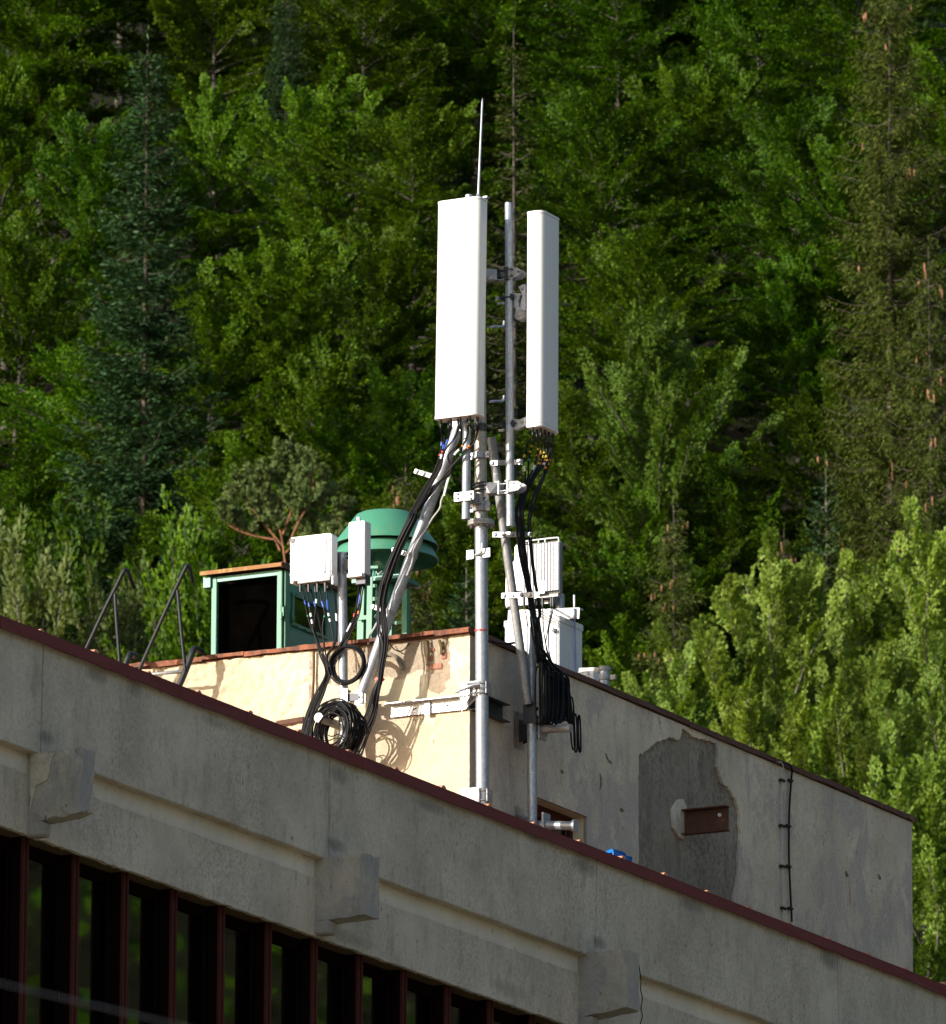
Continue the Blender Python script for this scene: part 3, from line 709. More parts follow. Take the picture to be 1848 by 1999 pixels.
# body behind and below
mb = MB()
SA, SB = edges[0][0], edges[-1][0]
IN = .10                                                              # the strip lies this far behind the panels
strip_h = .165
mb2 = MB(); mb2.box(FP((SA + SB) / 2, Z_GRV - strip_h / 2 + .012, -IN - .05), .10, SB - SA, strip_h + .03); mb2.build('recess_strip', MT['strip'], office)
n = 420; lowpts = []
for k in range(n + 1): lowpts.append((SA + (SB - SA) * k / n, Z_BOT + rr.uniform(-.006, .006)))
toppts = [(SA + (SB - SA) * k / n, Z_GRV - strip_h + rr.uniform(-.006, .006)) for k in range(n, -1, -1)]
mb.prism([FP(s, z, -IN + .012) for s, z in lowpts + toppts], E * -.045); mb.build('lower_band', MT['facade'], office, bevel=0)
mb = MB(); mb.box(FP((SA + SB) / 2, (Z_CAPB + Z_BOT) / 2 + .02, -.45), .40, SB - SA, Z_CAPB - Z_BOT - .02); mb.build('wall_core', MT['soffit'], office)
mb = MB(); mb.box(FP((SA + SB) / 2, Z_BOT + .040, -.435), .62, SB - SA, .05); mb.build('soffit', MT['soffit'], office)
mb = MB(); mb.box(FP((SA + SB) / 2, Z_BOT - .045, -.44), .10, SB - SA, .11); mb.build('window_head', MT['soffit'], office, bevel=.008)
ZS = Z_BOT - 2.6                                                     # sill, below the picture
mb = MB(); mb.box(FP((SA + SB) / 2, ZS / 2, -.5), .5, SB - SA, ZS); mb.build('lower_wall', MT['facade'], office)
mb = MB(); mb.box(FP((SA + SB) / 2, ZS + .03, -.35), .45, SB - SA, .06); mb.build('window_sill', MT['strip'], office)
# sides, back, flat roof and room behind the panes
mb = MB(); mb.box(FP(SA + .1, Z_CAPB / 2, -6.6), 12.0, .2, Z_CAPB - .02); mb.box(FP(SB - .1, Z_CAPB / 2, -6.6), 12.0, .2, Z_CAPB - .02)
mb.box(FP((SA + SB) / 2, Z_CAPB / 2, -12.5), .2, SB - SA, Z_CAPB - .02); mb.build('side_wall', MT['facade'], office)
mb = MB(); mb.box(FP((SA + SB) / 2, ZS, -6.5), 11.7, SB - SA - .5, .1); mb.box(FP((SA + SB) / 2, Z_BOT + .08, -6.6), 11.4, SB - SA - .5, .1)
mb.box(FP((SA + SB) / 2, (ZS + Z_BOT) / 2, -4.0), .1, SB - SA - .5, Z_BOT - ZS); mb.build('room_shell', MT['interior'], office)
Z_ROOF = Z_CAPT - .035
mb = MB(); mb.box(FP((SA + SB) / 2, Z_ROOF - .03, -6.45), 12.3, SB - SA, .05); mb.build('roof', MT['roofsheet'], office)
# maroon flashing in lengths that do not quite line up
s = SA; L = 2.05; i = 0
while s < SB:
    mb = MB(); e1 = min(s + L, SB); n = 6
    dz = [rr.uniform(-.006, .006) for _ in range(n + 1)]; do = rr.uniform(0, .008)
    top = [FP(s + (e1 - s) * k / n + (.03 if k == n else 0), Z_CAPT + dz[k] * .5 + .003 * (i % 2), .035 + do) for k in range(n + 1)]
    bot = [FP(s + (e1 - s) * k / n + (.03 if k == n else 0), Z_CAPB + dz[k], .045 + do + dz[n - k]) for k in range(n, -1, -1)]
    mb.prism(top + bot, E * -.012)
    tb = [FP(s, Z_CAPT + .003 * (i % 2), .036 + do), FP(e1, Z_CAPT + .003 * (i % 2), .036 + do), FP(e1, Z_CAPT - .005, -.3), FP(s, Z_CAPT - .005, -.3)]
    mb.prism(tb, Z * -.010); mb.build('flashing', MT['maroon'], office); s = e1; i += 1
# standing seams of the roof ending at the flashing
bx = [258, 590, 908, 1232, 1552, 1840]
s_first = fs(FW((2000 + 258 / 1.848) / 2.0487, 1655)); s_last = fs(FW((2000 + 1840 / 1.848) / 2.0487, 1850)); ds = (s_last - s_first) / 5
k = math.ceil((SA - s_first) / ds)
while s_first + k * ds < SB - .2:
    mb = MB(); p = FP(s_first + k * ds + rr.uniform(-.02, .02), Z_CAPT - .012, .015)
    w = rr.uniform(.040, .055)
    prof = [p + D * (w * math.cos(t)) + Z * (w * math.sin(t) * 1.05) for t in np.linspace(0, math.pi, 9)]
    mb.prism(prof, E * -1.9, smooth=True); mb.build('roof_seam', MT['roofsheet'], office); k += 1
# concrete beam ends
beams = [((0 + 228 / 1.848, 2350 + 1205 / 1.848), (600 / 1.848, 2350 + 1180 / 1.848), (692 / 1.848,), 2350 + 1725 / 1.848, 'crumbling beam end with peeled corner'),
         ((1000 + 528 / 1.848, 3200 + 440 / 1.848), (1000 + 860 / 1.848, 3200 + 395 / 1.848), (1000 + 958 / 1.848,), 3200 + 885 / 1.848, None),
         ((2000 + 620 / 1.848, 3200 + 1150 / 1.848), (2000 + 942 / 1.848, 3200 + 1105 / 1.848), (2000 + 1032 / 1.848,), 3200 + 1600 / 1.848, 'cracked beam end with a loose wire')]
k_ = 1 / 2.0487; OUT = .40
for bi, (bl, fl, fr, yb, lab) in enumerate(beams + [(0, 0, 0, 0, None)]):
    if bi < 3:
        a = FW(fl[0] * k_, fl[1] * k_, OUT); b = FW(fr[0] * k_, (fl[1] + 40) * k_, OUT); zt = a.z; zb = FW((fl[0] + 30) * k_, yb * k_, OUT).z
        s0, s1 = fs(a), fs(b)
        zt2, zb2 = zt, zb
    else:
        dsb = js[3][0] - js[2][0]; s0 += 1.0 * (js[2][0] - js[1][0]); s1 = s0 + .27; zt, zb = zt2, zb2; lab = None
    mb = MB(); sm_ = (s0 + s1) / 2; n = 6
    r4 = random.Random(20 + bi); G = {}
    for u in range(n + 1):
        for v in range(n + 1):
            for w in range(n + 1):
                if 0 < u < n and 0 < v < n and 0 < w < n: continue
                e = (u in (0, n)) + (v in (0, n)) + (w in (0, n))
                j = .002 if e == 1 else .006
                if bi == 0 and e > 1: j = .018
                o = -.12 + (OUT + .12) * u / n
                tz = zt - (zt - zb) * (1 - w / n)
                if w == 0: tz += .06 * (u / n) if bi != 1 else .02 * (u / n)
                G[u, v, w] = FP(s0 + (s1 - s0) * v / n, tz, o) + Vector((r4.uniform(-j, j), r4.uniform(-j, j), r4.uniform(-j, j)))
    keys = list(G); idx = {q: i for i, q in enumerate(keys)}; F = []
    for a_ in range(n):
        for b_ in range(n):
            for w_ in (0, n):
                q = [(a_, b_, w_), (a_ + 1, b_, w_), (a_ + 1, b_ + 1, w_), (a_, b_ + 1, w_)]
                q2 = [(w_, a_, b_), (w_, a_ + 1, b_), (w_, a_ + 1, b_ + 1), (w_, a_, b_ + 1)]
                q3 = [(b_, w_, a_), (b_, w_, a_ + 1), (b_ + 1, w_, a_ + 1), (b_ + 1, w_, a_)]
                for qq in (q, q2, q3): F.append(tuple(idx[t_] for t_ in (qq if w_ else qq[::-1])))
    mb.add([G[q] for q in keys], F); bo = mb.build('beam_end', MT['beam'], office, label=lab)
    if bi == 0:                                                      # render shell still clinging to the left face
        mb = MB(); U_, V_ = E, Z; o_ = FP(s0 - .016, zb, -.06)
        mb.slab([(0, .10), (.05, .30), (.16, .34), (.20, .52), (.23, zt - zb - .03), (0, zt - zb + .0)], [], o_, U_, V_, .012); 
        mb.build('render_shell', MT['facade'], office)
    mb = MB(); mb.box(FP(s0 + .05, zb - .055, -.02), .16, .13, .12); mb.build('beam_corbel', MT['beam'], office, bevel=.012)
# wire hanging from the third beam end
mb = MB(); q = [(2000 + x / 1.848, 3200 + y / 1.848) for x, y in ((1020, 1180), (1035, 1260), (1045, 1340), (1042, 1400), (1055, 1470), (1045, 1540), (1055, 1600), (1040, 1656), (1035, 1720))]
mb.tube(smooth_path([FW(x * k_, y * k_, .33) for x, y in q], 4), .005, 5); mb.build('loose_wire', MT['cable'], office)
# mullions, frames, panes
sA = fs(FW(116 * k_, 3900 * k_, -.17)); sB = fs(FW(1982 * k_, 4080 * k_, -.17)); md = (sB - sA) / 10
zt_ = Z_BOT + .03
for k in range(-2, 17):
    s = sA + md * k
    mb = MB(); zc = (ZS + zt_) / 2; h = zt_ - ZS
    mb.box(FP(s - .058, zc, -.255), .095, .075, h); mb.build('mullion', MT['darkbrown'], office, bevel=.004); mo = bpy.context.scene.objects[-1] if False else None
    mb = MB(); mb.box(FP(s - .032, zc, -.196), .045, .020, h); mb.box(FP(s - .080, zc, -.198), .03, .026, h); mb.build('lit_edge', MT['redbrown'], office, bevel=.004)  # red front edges set apart from dark sides to mimic caught light
    mb = MB(); a, b = s + .004, s + md - .10
    fw = .03
    for (c, sx, sy, sz) in ((FP(a + fw / 2, zc, -.335), .05, fw, h), (FP(b - fw / 2, zc, -.335), .05, fw, h), (FP((a + b) / 2, zt_ - .07, -.335), .045, b - a, .10), (FP((a + b) / 2, ZS + .08, -.335), .045, b - a, .05)):
        mb.box(c, sx, sy, sz)
    win = mb.build('window_frame', MT['darkbrown'], office, bevel=.003)
    mb = MB(); mb.box(FP((a + b) / 2, zc, -.340), .006, b - a - 2 * fw + .02, h - .2); mb.build('pane', MT['glass'], win)
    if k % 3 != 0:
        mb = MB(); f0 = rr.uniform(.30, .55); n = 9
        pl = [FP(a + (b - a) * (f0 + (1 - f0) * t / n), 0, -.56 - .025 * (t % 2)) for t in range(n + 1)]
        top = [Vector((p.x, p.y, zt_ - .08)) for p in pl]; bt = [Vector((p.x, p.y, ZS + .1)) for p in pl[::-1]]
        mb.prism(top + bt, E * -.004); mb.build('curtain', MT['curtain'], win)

# ------------------------------------------------------------------ rooftop annex
Z_TOP = CORNER.z + (on_plane(911.5, 1237, CORNER, D).z - CORNER.z)
Z_LOW = Z_ROOF - .02
LEN = frame_of(RW(1777, 1700))[1]                                    # shaded wall length
LWID = 5.2
annex = thing('rooftop_annex', 'weathered cream annex on the roof with one sunlit and one shaded wall', 'building', W(-2, 4, Z_LOW))
def uvR(x, y, o=0): q = RW(x, y, o); return ((q - CORNER).dot(D), q.z - Z_LOW)
def uvL(x, y, o=0): q = LW(x, y, o); return ((q - CORNER).dot(E), q.z - Z_LOW)
HW = Z_TOP - Z_LOW
# shaded wall: raw render sheet with a window hole
wx0, wx1 = uvR(1030, 1570)[0], uvR(1141, 1600)[0]; wtop = (uvR(1030, 1556)[1] + uvR(1141, 1590)[1]) / 2; wbot = wtop - 1.0
wbot = max(wbot, .12)
OR = W(0, 0, Z_LOW)
hole = [(wx0, wbot), (wx1, wbot), (wx1, wtop), (wx0, wtop)]
mb = MB(); mb.slab([(.03, 0), (LEN, 0), (LEN, HW), (.03, HW)], [hole], OR, D, Z, .28); mb.build('shaded_wall', MT['rawrender'], annex)
# the pale coat on it, broken away in one big patch
pc = [(1240, 1790), (1240, 1700), (1242, 1600), (1241, 1520), (1242, 1476), (1256, 1466), (1272, 1454), (1288, 1445), (1300, 1441), (1309, 1440), (1322, 1444), (1326, 1431), (1331, 1424), (1343, 1434), (1352, 1441), (1364, 1442), (1380, 1446), (1395, 1452),
      (1397, 1470), (1395, 1496), (1404, 1523), (1418, 1542), (1432, 1560), (1438, 1586), (1440, 1638), (1438, 1692), (1430, 1742), (1428, 1790)]
patch = [uvR(x, y) for x, y in pc]
r5 = random.Random(3); pj = []
for a, b in zip(patch, patch[1:] + patch[:1]):
    for t in range(4):
        f = t / 4; pj.append((a[0] + (b[0] - a[0]) * f + r5.uniform(-.022, .022) * (t > 0), a[1] + (b[1] - a[1]) * f + r5.uniform(-.016, .016) * (t > 0)))
pj = [(x, max(.02, y)) for x, y in pj]
rust_streaks(MT['coat'], [(RW(1659, 1752, .02), .022, .20, (.30, .12, .03), .75), (RW(1668, 1770, .02), .012, .30, (.20, .11, .06), .5), (RW(1657, 1730, .02), .05, .32, (.26, .20, .13), .4)])
mb = MB(); T = .030
mb.slab([(.005, .004), (LEN - .004, .004), (LEN - .004, HW - .01), (.005, HW - .01)], [hole, pj], OR + E * T, D, Z, T - .003); mb.build('plaster_coat', MT['coat'], annex)
# cream surround left of the window (clean repair strips)
mb = MB(); x0, x1 = wx1 + .03, wx1 + .16
# remnant of coat round the steel stub
rem = [(1319, 1562), (1330, 1560), (1336, 1575), (1338, 1600), (1337, 1622), (1330, 1640), (1323, 1636), (1310, 1616), (1308, 1580)]
mb = MB(); mb.slab([uvR(x, y) for x, y in rem], [], OR + E * .030, D, Z, .027); mb.build('coat_remnant', MT['coat'], annex, bevel=.004)
# cracks and chips: small gouges lined with raw render, standing as shallow flakes
for pts in ([(1183, 1470), (1185, 1478), (1188, 1484), (1192, 1488), (1196, 1490)], [(1172, 1510), (1174, 1520), (1174, 1534), (1172, 1544)], [(1212, 1580), (1216, 1583)], [(1096, 1505), (1099, 1508)], [(1652, 1702), (1655, 1711)], [(1716, 1708), (1719, 1716)]):
    mb = MB(); p = [RW(x, y, T + .004) for x, y in pts]; mb.tube(p, [.004] + [.012] * (len(p) - 2) + [.004] if len(p) > 2 else .016, 5)
    mb.build('crack_flake', MT['rawrender'], annex)
# window recess
mb = MB(); dp = .14; cz = (wbot + wtop) / 2 + Z_LOW
mb.box(W(-.14, wx1 + .025, cz), .27, .06, wtop - wbot + .12); mb.box(W(-.14, wx0 - .025, cz), .27, .06, wtop - wbot + .12)
mb.box(W(-.14, (wx0 + wx1) / 2, wtop + Z_LOW + .025), .27, wx1 - wx0 - .012, .06); mb.build('window_reveal', MT['reveal'], annex)
mb = MB(); fr_ = .07
mb.box(W(-.15, wx1 - fr_ / 2, cz), .07, fr_, wtop - wbot); mb.box(W(-.15, wx0 + fr_ / 2, cz), .07, fr_, wtop - wbot)
mb.box(W(-.15, (wx0 + wx1) / 2, wtop + Z_LOW - .06), .07, wx1 - wx0 - 2 * fr_, .12); mb.box(W(-.15, (wx0 + wx1) / 2, wbot + Z_LOW + .03), .07, wx1 - wx0 - 2 * fr_, .06)
awin = mb.build('window_frame', MT['redbrown'], annex, bevel=.006)
mb = MB(); mb.box(W(-.16, (wx0 + wx1) / 2, cz), .006, wx1 - wx0 - 2 * fr_, wtop - wbot - .1); mb.build('pane', MT['glass'], awin)
# sunlit wall with thick lumpy render left of the corner strip: a displaced grid
def sunwall():
    mb = MB(); nx, nz = 310, 150; rn = np.random.default_rng(9)
    from mathutils import noise as mn
    vs = []; fs_ = []; mis = []
    a, b = -LWID, T + .001
    ledge = uvL(560, 1400)[1]
    for j in range(nz + 1):
        for i in range(nx + 1):
            u = a + (b - a) * i / nx; w = HW * j / nz; p = W(u, 0, Z_LOW + w)
            xs = 911.5 + u * 188
            lump = mn.fractal(Vector((u * 13, w * 13, 3.1)), .8, 2.1, 5) * .017
            k = 1.0 if xs < 610 else .28
            o = .0 + lump * k
            if xs < 608: o += .020 * smooth01((608 - xs) / 5)
            if w > HW - .34 and xs > 640 and xs < 875:                # coat fallen off below the roof edge
                f = smooth01((w - (HW - .36 + .10 * mn.noise(Vector((u * 4, 0, 5))))) / .02); o -= .022 * f
            vs.append(p - D * o)
    for j in range(nz):
        for i in range(nx):
            q = j * (nx + 1) + i; fs_.append((q, q + 1, q + nx + 2, q + nx + 1))
            w = HW * (j + .5) / nz; u = a + (b - a) * (i + .5) / nx; xs = 911.5 + u * 188
            bare = 640 + 14 * mn.noise(Vector((w * 9, 2, 1))) < xs < 878 + 16 * mn.noise(Vector((w * 8, 7, 1))) and w > HW - .33 + .10 * mn.noise(Vector((u * 5, 0, 5))) - (.16 if 836 < xs < 880 else 0)
            mis.append(1 if bare else 0)
    mb.add(vs, fs_, True); mb.mi = mis
    # closing sides
    return mb
mb = sunwall(); mb.build('sunlit_wall', [MT['sunwall'], MT['bareplaster']], annex)
mb = MB(); mb.box(W(-LWID / 2, .17, Z_LOW + HW / 2), LWID - .30, .26, HW); mb.box(W(-LWID + .15, LEN / 2, Z_LOW + HW / 2), .28, LEN, HW)
mb.box(W(-LWID / 2, LEN - .15, Z_LOW + HW / 2), LWID - .6, .28, HW - .01); mb.build('wall_core', MT['sunwall'], annex)
mb = MB(); mb.box(W(-LWID / 2, LEN / 2, Z_LOW + .06), LWID - .6, LEN - .6, .1); mb.box(W(-1.6, LEN / 2, Z_LOW + HW / 2), .1, LEN - .6, HW - .1); mb.build('room_shell', MT['interior'], annex)
# exposed bricks near the corner
for i, (x, y, w, h) in enumerate(((853, 1302, 27, 12), (841, 1286, 14, 11), (869, 1281, 11, 14), (846, 1270, 12, 8), (866, 1266, 10, 9))):
    p = LW(x, y, -.036); mb = MB(); mb.box(p, w / 188, .05, h / 205); mb.build('brick', MT['brick'], annex, bevel=.008)
mb = MB()
for (x0, y0, x1, y1, w) in ((836, 1252, 834, 1300, .012), (858, 1250, 862, 1278, .014), (872, 1248, 870, 1262, .010)):
    mb.tube(smooth_path([LW(x0, y0, .012), LW((x0 + x1) / 2 + 2, (y0 + y1) / 2, .015), LW(x1, y1, .008)], 5), w, 6)
mb.build('moss_streak', plain('dark_moss', (.10, .085, .03), .95, 0, .5, 20), annex)
# rusty strip in the joint of the thick render, ledge, arc built as the coil's cast shadow
mb = MB(); mb.tube(smooth_path([LW(613, 1272, .035), LW(613, 1310, .03), LW(612, 1340, .035), LW(610, 1368, .03)], 5), .013, 6); mb.build('rusty_rod', MT['darkrust'], annex)
mb = MB(); mb.bar(LW(540, 1414, .03), LW(596, 1405, .03), .05, .055); mb.build('rusty_ledge', MT['darkrust'], annex, bevel=.01)
mb = MB(); cr = LW(*c6(905, 430), .0)
arc = [cr + E * (.19 * math.cos(t)) + Z * (.225 * math.sin(t)) - D * .012 for t in np.linspace(.25, 2.0, 14)]
mb.tube(arc, .020, 6); mb.build('coil_shadow_arc', MT['rawrender'], annex)
# roof slab and rusty sheet edges in lengths
mb = MB(); mb.box(W(-LWID / 2 + .01, LEN / 2, Z_TOP + .012), LWID + .04, LEN + .04, .03); mb.build('roof', MT['darkrust'], annex)
u = -LWID; i = 0
while u < .04:
    L = rr.uniform(.38, .62); e1 = min(u + L, .05); mb = MB()
    up = rr.uniform(-.006, .008); drop = rr.uniform(.032, .050)
    n = 5; tp = [W(u + (e1 - u) * k / n, -.055 - rr.uniform(0, .012), Z_TOP + .048 + up + rr.uniform(-.004, .004)) for k in range(n + 1)]
    bt = [W(u + (e1 - u) * k / n, -.058 - rr.uniform(0, .015), Z_TOP + .05 + up - drop + rr.uniform(-.006, .006)) for k in range(n, -1, -1)]
    mb.prism(tp + bt, D * .010)
    mb.prism([W(u, -.058, Z_TOP + .048 + up), W(e1, -.058, Z_TOP + .048 + up), W(e1, .2, Z_TOP + .06 + up), W(u, .2, Z_TOP + .06 + up)], Z * -.006)
    mb.build('roof_edge_sheet', MT['rust'], annex); u = e1; i += 1
u = -.05
while u < LEN:
    L = rr.uniform(.8, 1.3); e1 = min(u + L, LEN + .07); mb = MB(); n = 6; up = rr.uniform(-.008, .008)
    tp = [W(.050 + rr.uniform(0, .008), u + (e1 - u) * k / n, Z_TOP + .050 + up) for k in range(n + 1)]
    bt = [W(.052 + rr.uniform(0, .012), u + (e1 - u) * k / n, Z_TOP - .004 + up + rr.uniform(-.006, .006)) for k in range(n, -1, -1)]
    mb.prism(tp + bt, E * -.010); mb.prism([W(.052, u, Z_TOP + .050 + up), W(.052, e1, Z_TOP + .050 + up), W(-.2, e1, Z_TOP + .048 + up), W(-.2, u, Z_TOP + .048 + up)], Z * -.006)
    mb.build('roof_edge_sheet', MT['darkrust'], annex); u = e1
# rusty steel channel stub
stub = thing('steel_stub', 'rusty steel channel stub sticking out of the shaded wall', 'steel beam', RW(1336, 1605, 0))
a = RW(1332, 1608, 0.0); dz = .40; L = .50
mb = MB(); hgt = .235; mb.box(a + E * (L / 2), L, .012, hgt); mb.box(a + E * (L / 2) - D * .035 + Z * hgt / 2, L + .02, .08, .012); mb.box(a + E * (L / 2) - D * .035 - Z * hgt / 2, L + .02, .08, .012)
mb.build('channel', MT['darkrust'], stub)
mb = MB(); q = a + E * (L - .09) - D * .006 + Z * .045; mb.cyl(q, q - D * .012, .018, 12); mb.build('bolt', MT['white2'], stub)
# conduits down the shaded wall, with clips
for nm, lab, xs, r_, mt in (('thin_conduit', 'thin pale conduit clipped to the shaded wall, left of a thick black cable', [(1521, 1488), (1527, 1489), (1530, 1497), (1528, 1515), (1527, 1570), (1528, 1650), (1529, 1720), (1531, 1800)], .0045, 'greycable'),
                           ('black_cable', 'thick black cable clipped to the shaded wall beside a thin pale conduit', [(1533, 1489), (1541, 1492), (1547, 1502), (1546, 1520), (1542, 1580), (1541, 1660), (1543, 1720), (1547, 1800)], .0105, 'cable')):
    t = thing(nm, lab, 'cable', RW(*xs[-1], .05)); pts = [RW(x, y, T + .03 if i > 2 else .085) for i, (x, y) in enumerate(xs)]
    pts = [RW(xs[0][0] - 2, xs[0][1] - 1, -.05)] + pts
    mb = MB(); mb.tube(smooth_path(pts, 6), r_, 8); mb.build('sheath', MT[mt], t)
    for y in (1523, 1612, 1691, 1773):
        x = np.interp(y, [p[1] for p in xs[2:]], [p[0] for p in xs[2:]]); mb = MB(); mb.box(RW(x - (2 if r_ > .006 else 0), y + 1, T + .02), .045, .075 if r_ > .006 else .09, .026); mb.build('clip', MT['black'], t, bevel=.006)
# rust streaks
# ------------------------------------------------------------------ masts, pipes, clamps
def bolt(mb, p, n, r=.011, h=.012, mi=0): mb.tube([p, p + n * h], r, 6, mi=mi)
def dbolt(p, n, parent, r=.010, mat='darkmetal'):
    mb = MB(); bolt(mb, p, n, r, .010); return mb.build('bolt', MT[mat], parent)
def ubolt(mb, c, ax_up, out, side, r, wire=.007, depth=.03):
    """U shaped rod round a pipe: c centre of pipe, out towards the plate"""
    pts = [c + side * r + out * (r + depth)]
    pts += [c + side * (r * math.cos(t)) - out * (r * math.sin(t)) for t in np.linspace(0, math.pi, 9)]
    pts += [c - side * r + out * (r + depth)]; mb.tube(pts, wire, 6)
EM = .165                                                            # main mast stands this far from the shaded wall
m_top, m_flange, m_bot = RW(934.2, 389, EM), RW(940.0, 1021, EM), RW(943.6, 1640, EM)
m_bot = Vector((m_bot.x, m_bot.y, Z_ROOF))
mast = thing('antenna_mast', 'thick galvanised steel mast standing clamped to the corner of the annex', 'mast', m_bot)
mb = MB(); mb.tube([m_flange - Z * .02, m_bot], .0600, 28); mb.build('lower_tube', MT['galv'], mast)
mb = MB(); mb.tube([m_top, m_flange], .0575, 28); mb.build('upper_tube', MT['mastup'], mast)
mb = MB(); mb.lathe(m_flange, [(.058, .020), (.122, .020), (.124, .016), (.124, -.0015), (.122, -.004), (.124, -.008), (.124, -.026), (.122, -.029), (.058, -.029)], 36); mb.build('flange', MT['galvdull'], mast)
for k in range(10):
    t = 2 * math.pi * k / 10 + .2; p = m_flange + E * (.098 * math.cos(t)) + D * (.098 * math.sin(t)); mb = MB(); mb.tube([p - Z * .045, p + Z * .036], .011, 6); mb.build('bolt', MT['galv'], mast)
def mast_at(y): return RW(933 + (y - 389) * 10.2 / 1251, y, EM)
# wall brackets of the mast
for yc in (1345, 1555):
    p = mast_at(yc); h = .14 if yc < 1500 else .15
    mb = MB(); mb.box(W(EM - .09, -.075, p.z), .20, .010, h); br = mb.build('wall_bracket', MT['galvdull'], mast, bevel=.003)
    mb = MB(); mb.box(W(.05, .04, p.z), .10, .22, .010); mb.box(W(.05, .04, p.z - .05), .10, .22, .010); mb.build('bracket_web', MT['galvdull'], mast)
    for dz in (.045, -.045):
        mb = MB(); ubolt(mb, p + Z * dz, Z, -E, D, .066, .008, .05); mb.build('u_bolt', MT['galv'], mast)
    mb = MB(); mb.box(p + E * .072 + Z * 0, .010, .11, h * .8); mb.build('clamp_plate', MT['galvdull'], mast, bevel=.003)
# clamp with step peg on the lower tube
p = RW(941, c2(0, 1378)[1], EM); mb = MB()
mb.box(p - D * .068 - E * .085, .075, .010, .085); mb.box(p - D * .068 + E * .085, .075, .010, .085); mb.build('clamp_plate', MT['galv'], mast, bevel=.003)
mb = MB(); mb.lathe(p - Z * .03, [(.061, 0), (.067, 0), (.067, .06), (.061, .06)], 28); mb.build('clamp_band', MT['galvdull'], mast)
mb = MB(); a = p - D * .075
mb.tube(smooth_path([a - E * .03 - Z * .012, a + E * .03 - Z * .005 - D * .02, a + E * .055 + Z * .02 - D * .03, a + E * .058 + Z * .085 - D * .03], 5), .009, 8); mb.build('step_peg', MT['zinc'], mast)
for e, z_ in ((-.1, .02), (-.1, -.025), (.1, .02), (.1, -.025)): dbolt(p - D * .073 + E * e + Z * z_, -D, mast, .012, 'zinc')
# collars higher up
for y, hh in ((c2(0, 495)[1], .06), (c2(0, 955)[1], .075), (c2(0, 225)[1], .03), (c2(0, 262)[1], .03)):
    p = mast_at(y); mb = MB(); mb.lathe(p - Z * hh / 2, [(.058, 0), (.065, 0), (.065, hh), (.058, hh)], 28); mb.build('clamp_band', MT['galv' if hh > .04 else 'darkmetal'], mast)
    if hh > .04:
        mb = MB()
        for sgn in (-1, 1): mb.box(p + E * (sgn * .085) - D * .012, .05, .025, hh * 1.05)
        mb.build('clamp_ear', MT['galv'], mast, bevel=.003)
        for sgn in (-1, 1):
            mb = MB(); mb.tube([p + E * (sgn * .09) - D * .05, p + E * (sgn * .09) + D * .03], .009, 6); mb.build('bolt', MT['zinc'], mast)
# lightning rod on the mast head
pb, pt_ = LW(935.5, 388, -EM * 0), LW(942.6, 191, 0)
pb = m_top + Z * .002
rod = thing('lightning_rod', 'slim pale lightning rod pointing up from the mast head', 'lightning rod', pb)
off = RW(942.6, 191, EM) - pb
mb = MB(); mb.tube([pb - Z * .05, pb + off * .02, pb + off * .96, pb + off], [.012, .0125, .0095, .002], 10); mb.build('rod', MT['zinc'], rod)
mb = MB(); mb.lathe(pb + Z * .01, [(.012, 0), (.024, 0), (.024, .018), (.012, .018)], 6); mb.lathe(pb + Z * .036, [(.012, 0), (.020, 0), (.020, .014), (.012, .014)], 6); mb.build('nut', MT['galv'], rod)
mb = MB(); mb.box(pb + Z * .006 + E * .02, .17, .05, .008); mb.box(pb + Z * .012 + E * .08, .04, .03, .012); mb.build('plate', MT['galv'], rod)

# pipes carrying the two antennas
def pipe_thing(name, label, top, bot, r, mat='galv', cat='pipe'):
    t = thing(name, label, cat, bot); mb = MB(); d = (top - bot).normalized()
    mb.tube([bot, top], r, 22); mb.build('tube', MT[mat], t)
    for q, s in ((bot, .09),):
        n = -D; sp = q + d * s; mb = MB(); mb.tube([sp - D * (r - .004), sp - D * (r + .001)], .008, 8); mb.build('drain_hole', MT['black'], t)
    return t
P1T, P1B = LW(*c1(617, 955), .27), LW(*c2(587, 1060), .27)
P2T, P2B = RW(*c1(970, 1025), .44), RW(*c2(982, 1122), .44)
pipe1 = pipe_thing('mounting_pipe', 'galvanised pipe carrying the left antenna, its lower end hanging free', P1T, P1B, .0390)
pipe2 = pipe_thing('mounting_pipe', 'galvanised pipe between the two antennas, its top standing bare', P2T, P2B, .0395)
# standoff between mast and left pipe
so = thing('standoff_bracket', 'white zinc four-bolt standoff plate gripping the left antenna pipe low on the mast', 'bracket', mast_at(970))
def pl(p, sx, sz, n=-D, th=.010, ax=E, parent=None, mat='zinc', name='plate', bev=.004):
    mb = MB(); mb.box(p, sx, th, sz, ax, n, Z); return mb.build(name, MT[mat], parent, bevel=bev)
q = LW(*c10(295, 402), .325); pl(q, .205, .084, parent=so)
for x, y in ((205, 370), (400, 367), (205, 438), (400, 436)): dbolt(LW(*c10(x, y), .331), -D, so, .012)
q2 = LW(*c10(300, 402), .215); pl(q2, .205, .084, parent=so, mat='galvdull')
for x in (205, 400):
    for y in (370, 436):
        mb = MB(); mb.tube([LW(*c10(x, y), .33), LW(*c10(x, y), .2)], .007, 6); mb.build('rod', MT['galvdull'], so)
a, b = LW(*c10(420, 430), .215), LW(*c10(560, 440), .06)
mb = MB(); mb.bar(a, b, .010, .10); mb.bar(a - Z * .05, b - Z * .05, .08, .008); mb.build('arm', MT['galvdull'], so, bevel=.002)
q = LW(*c10(620, 455), .075); pl(q, .085, .125, parent=so, mat='galv')
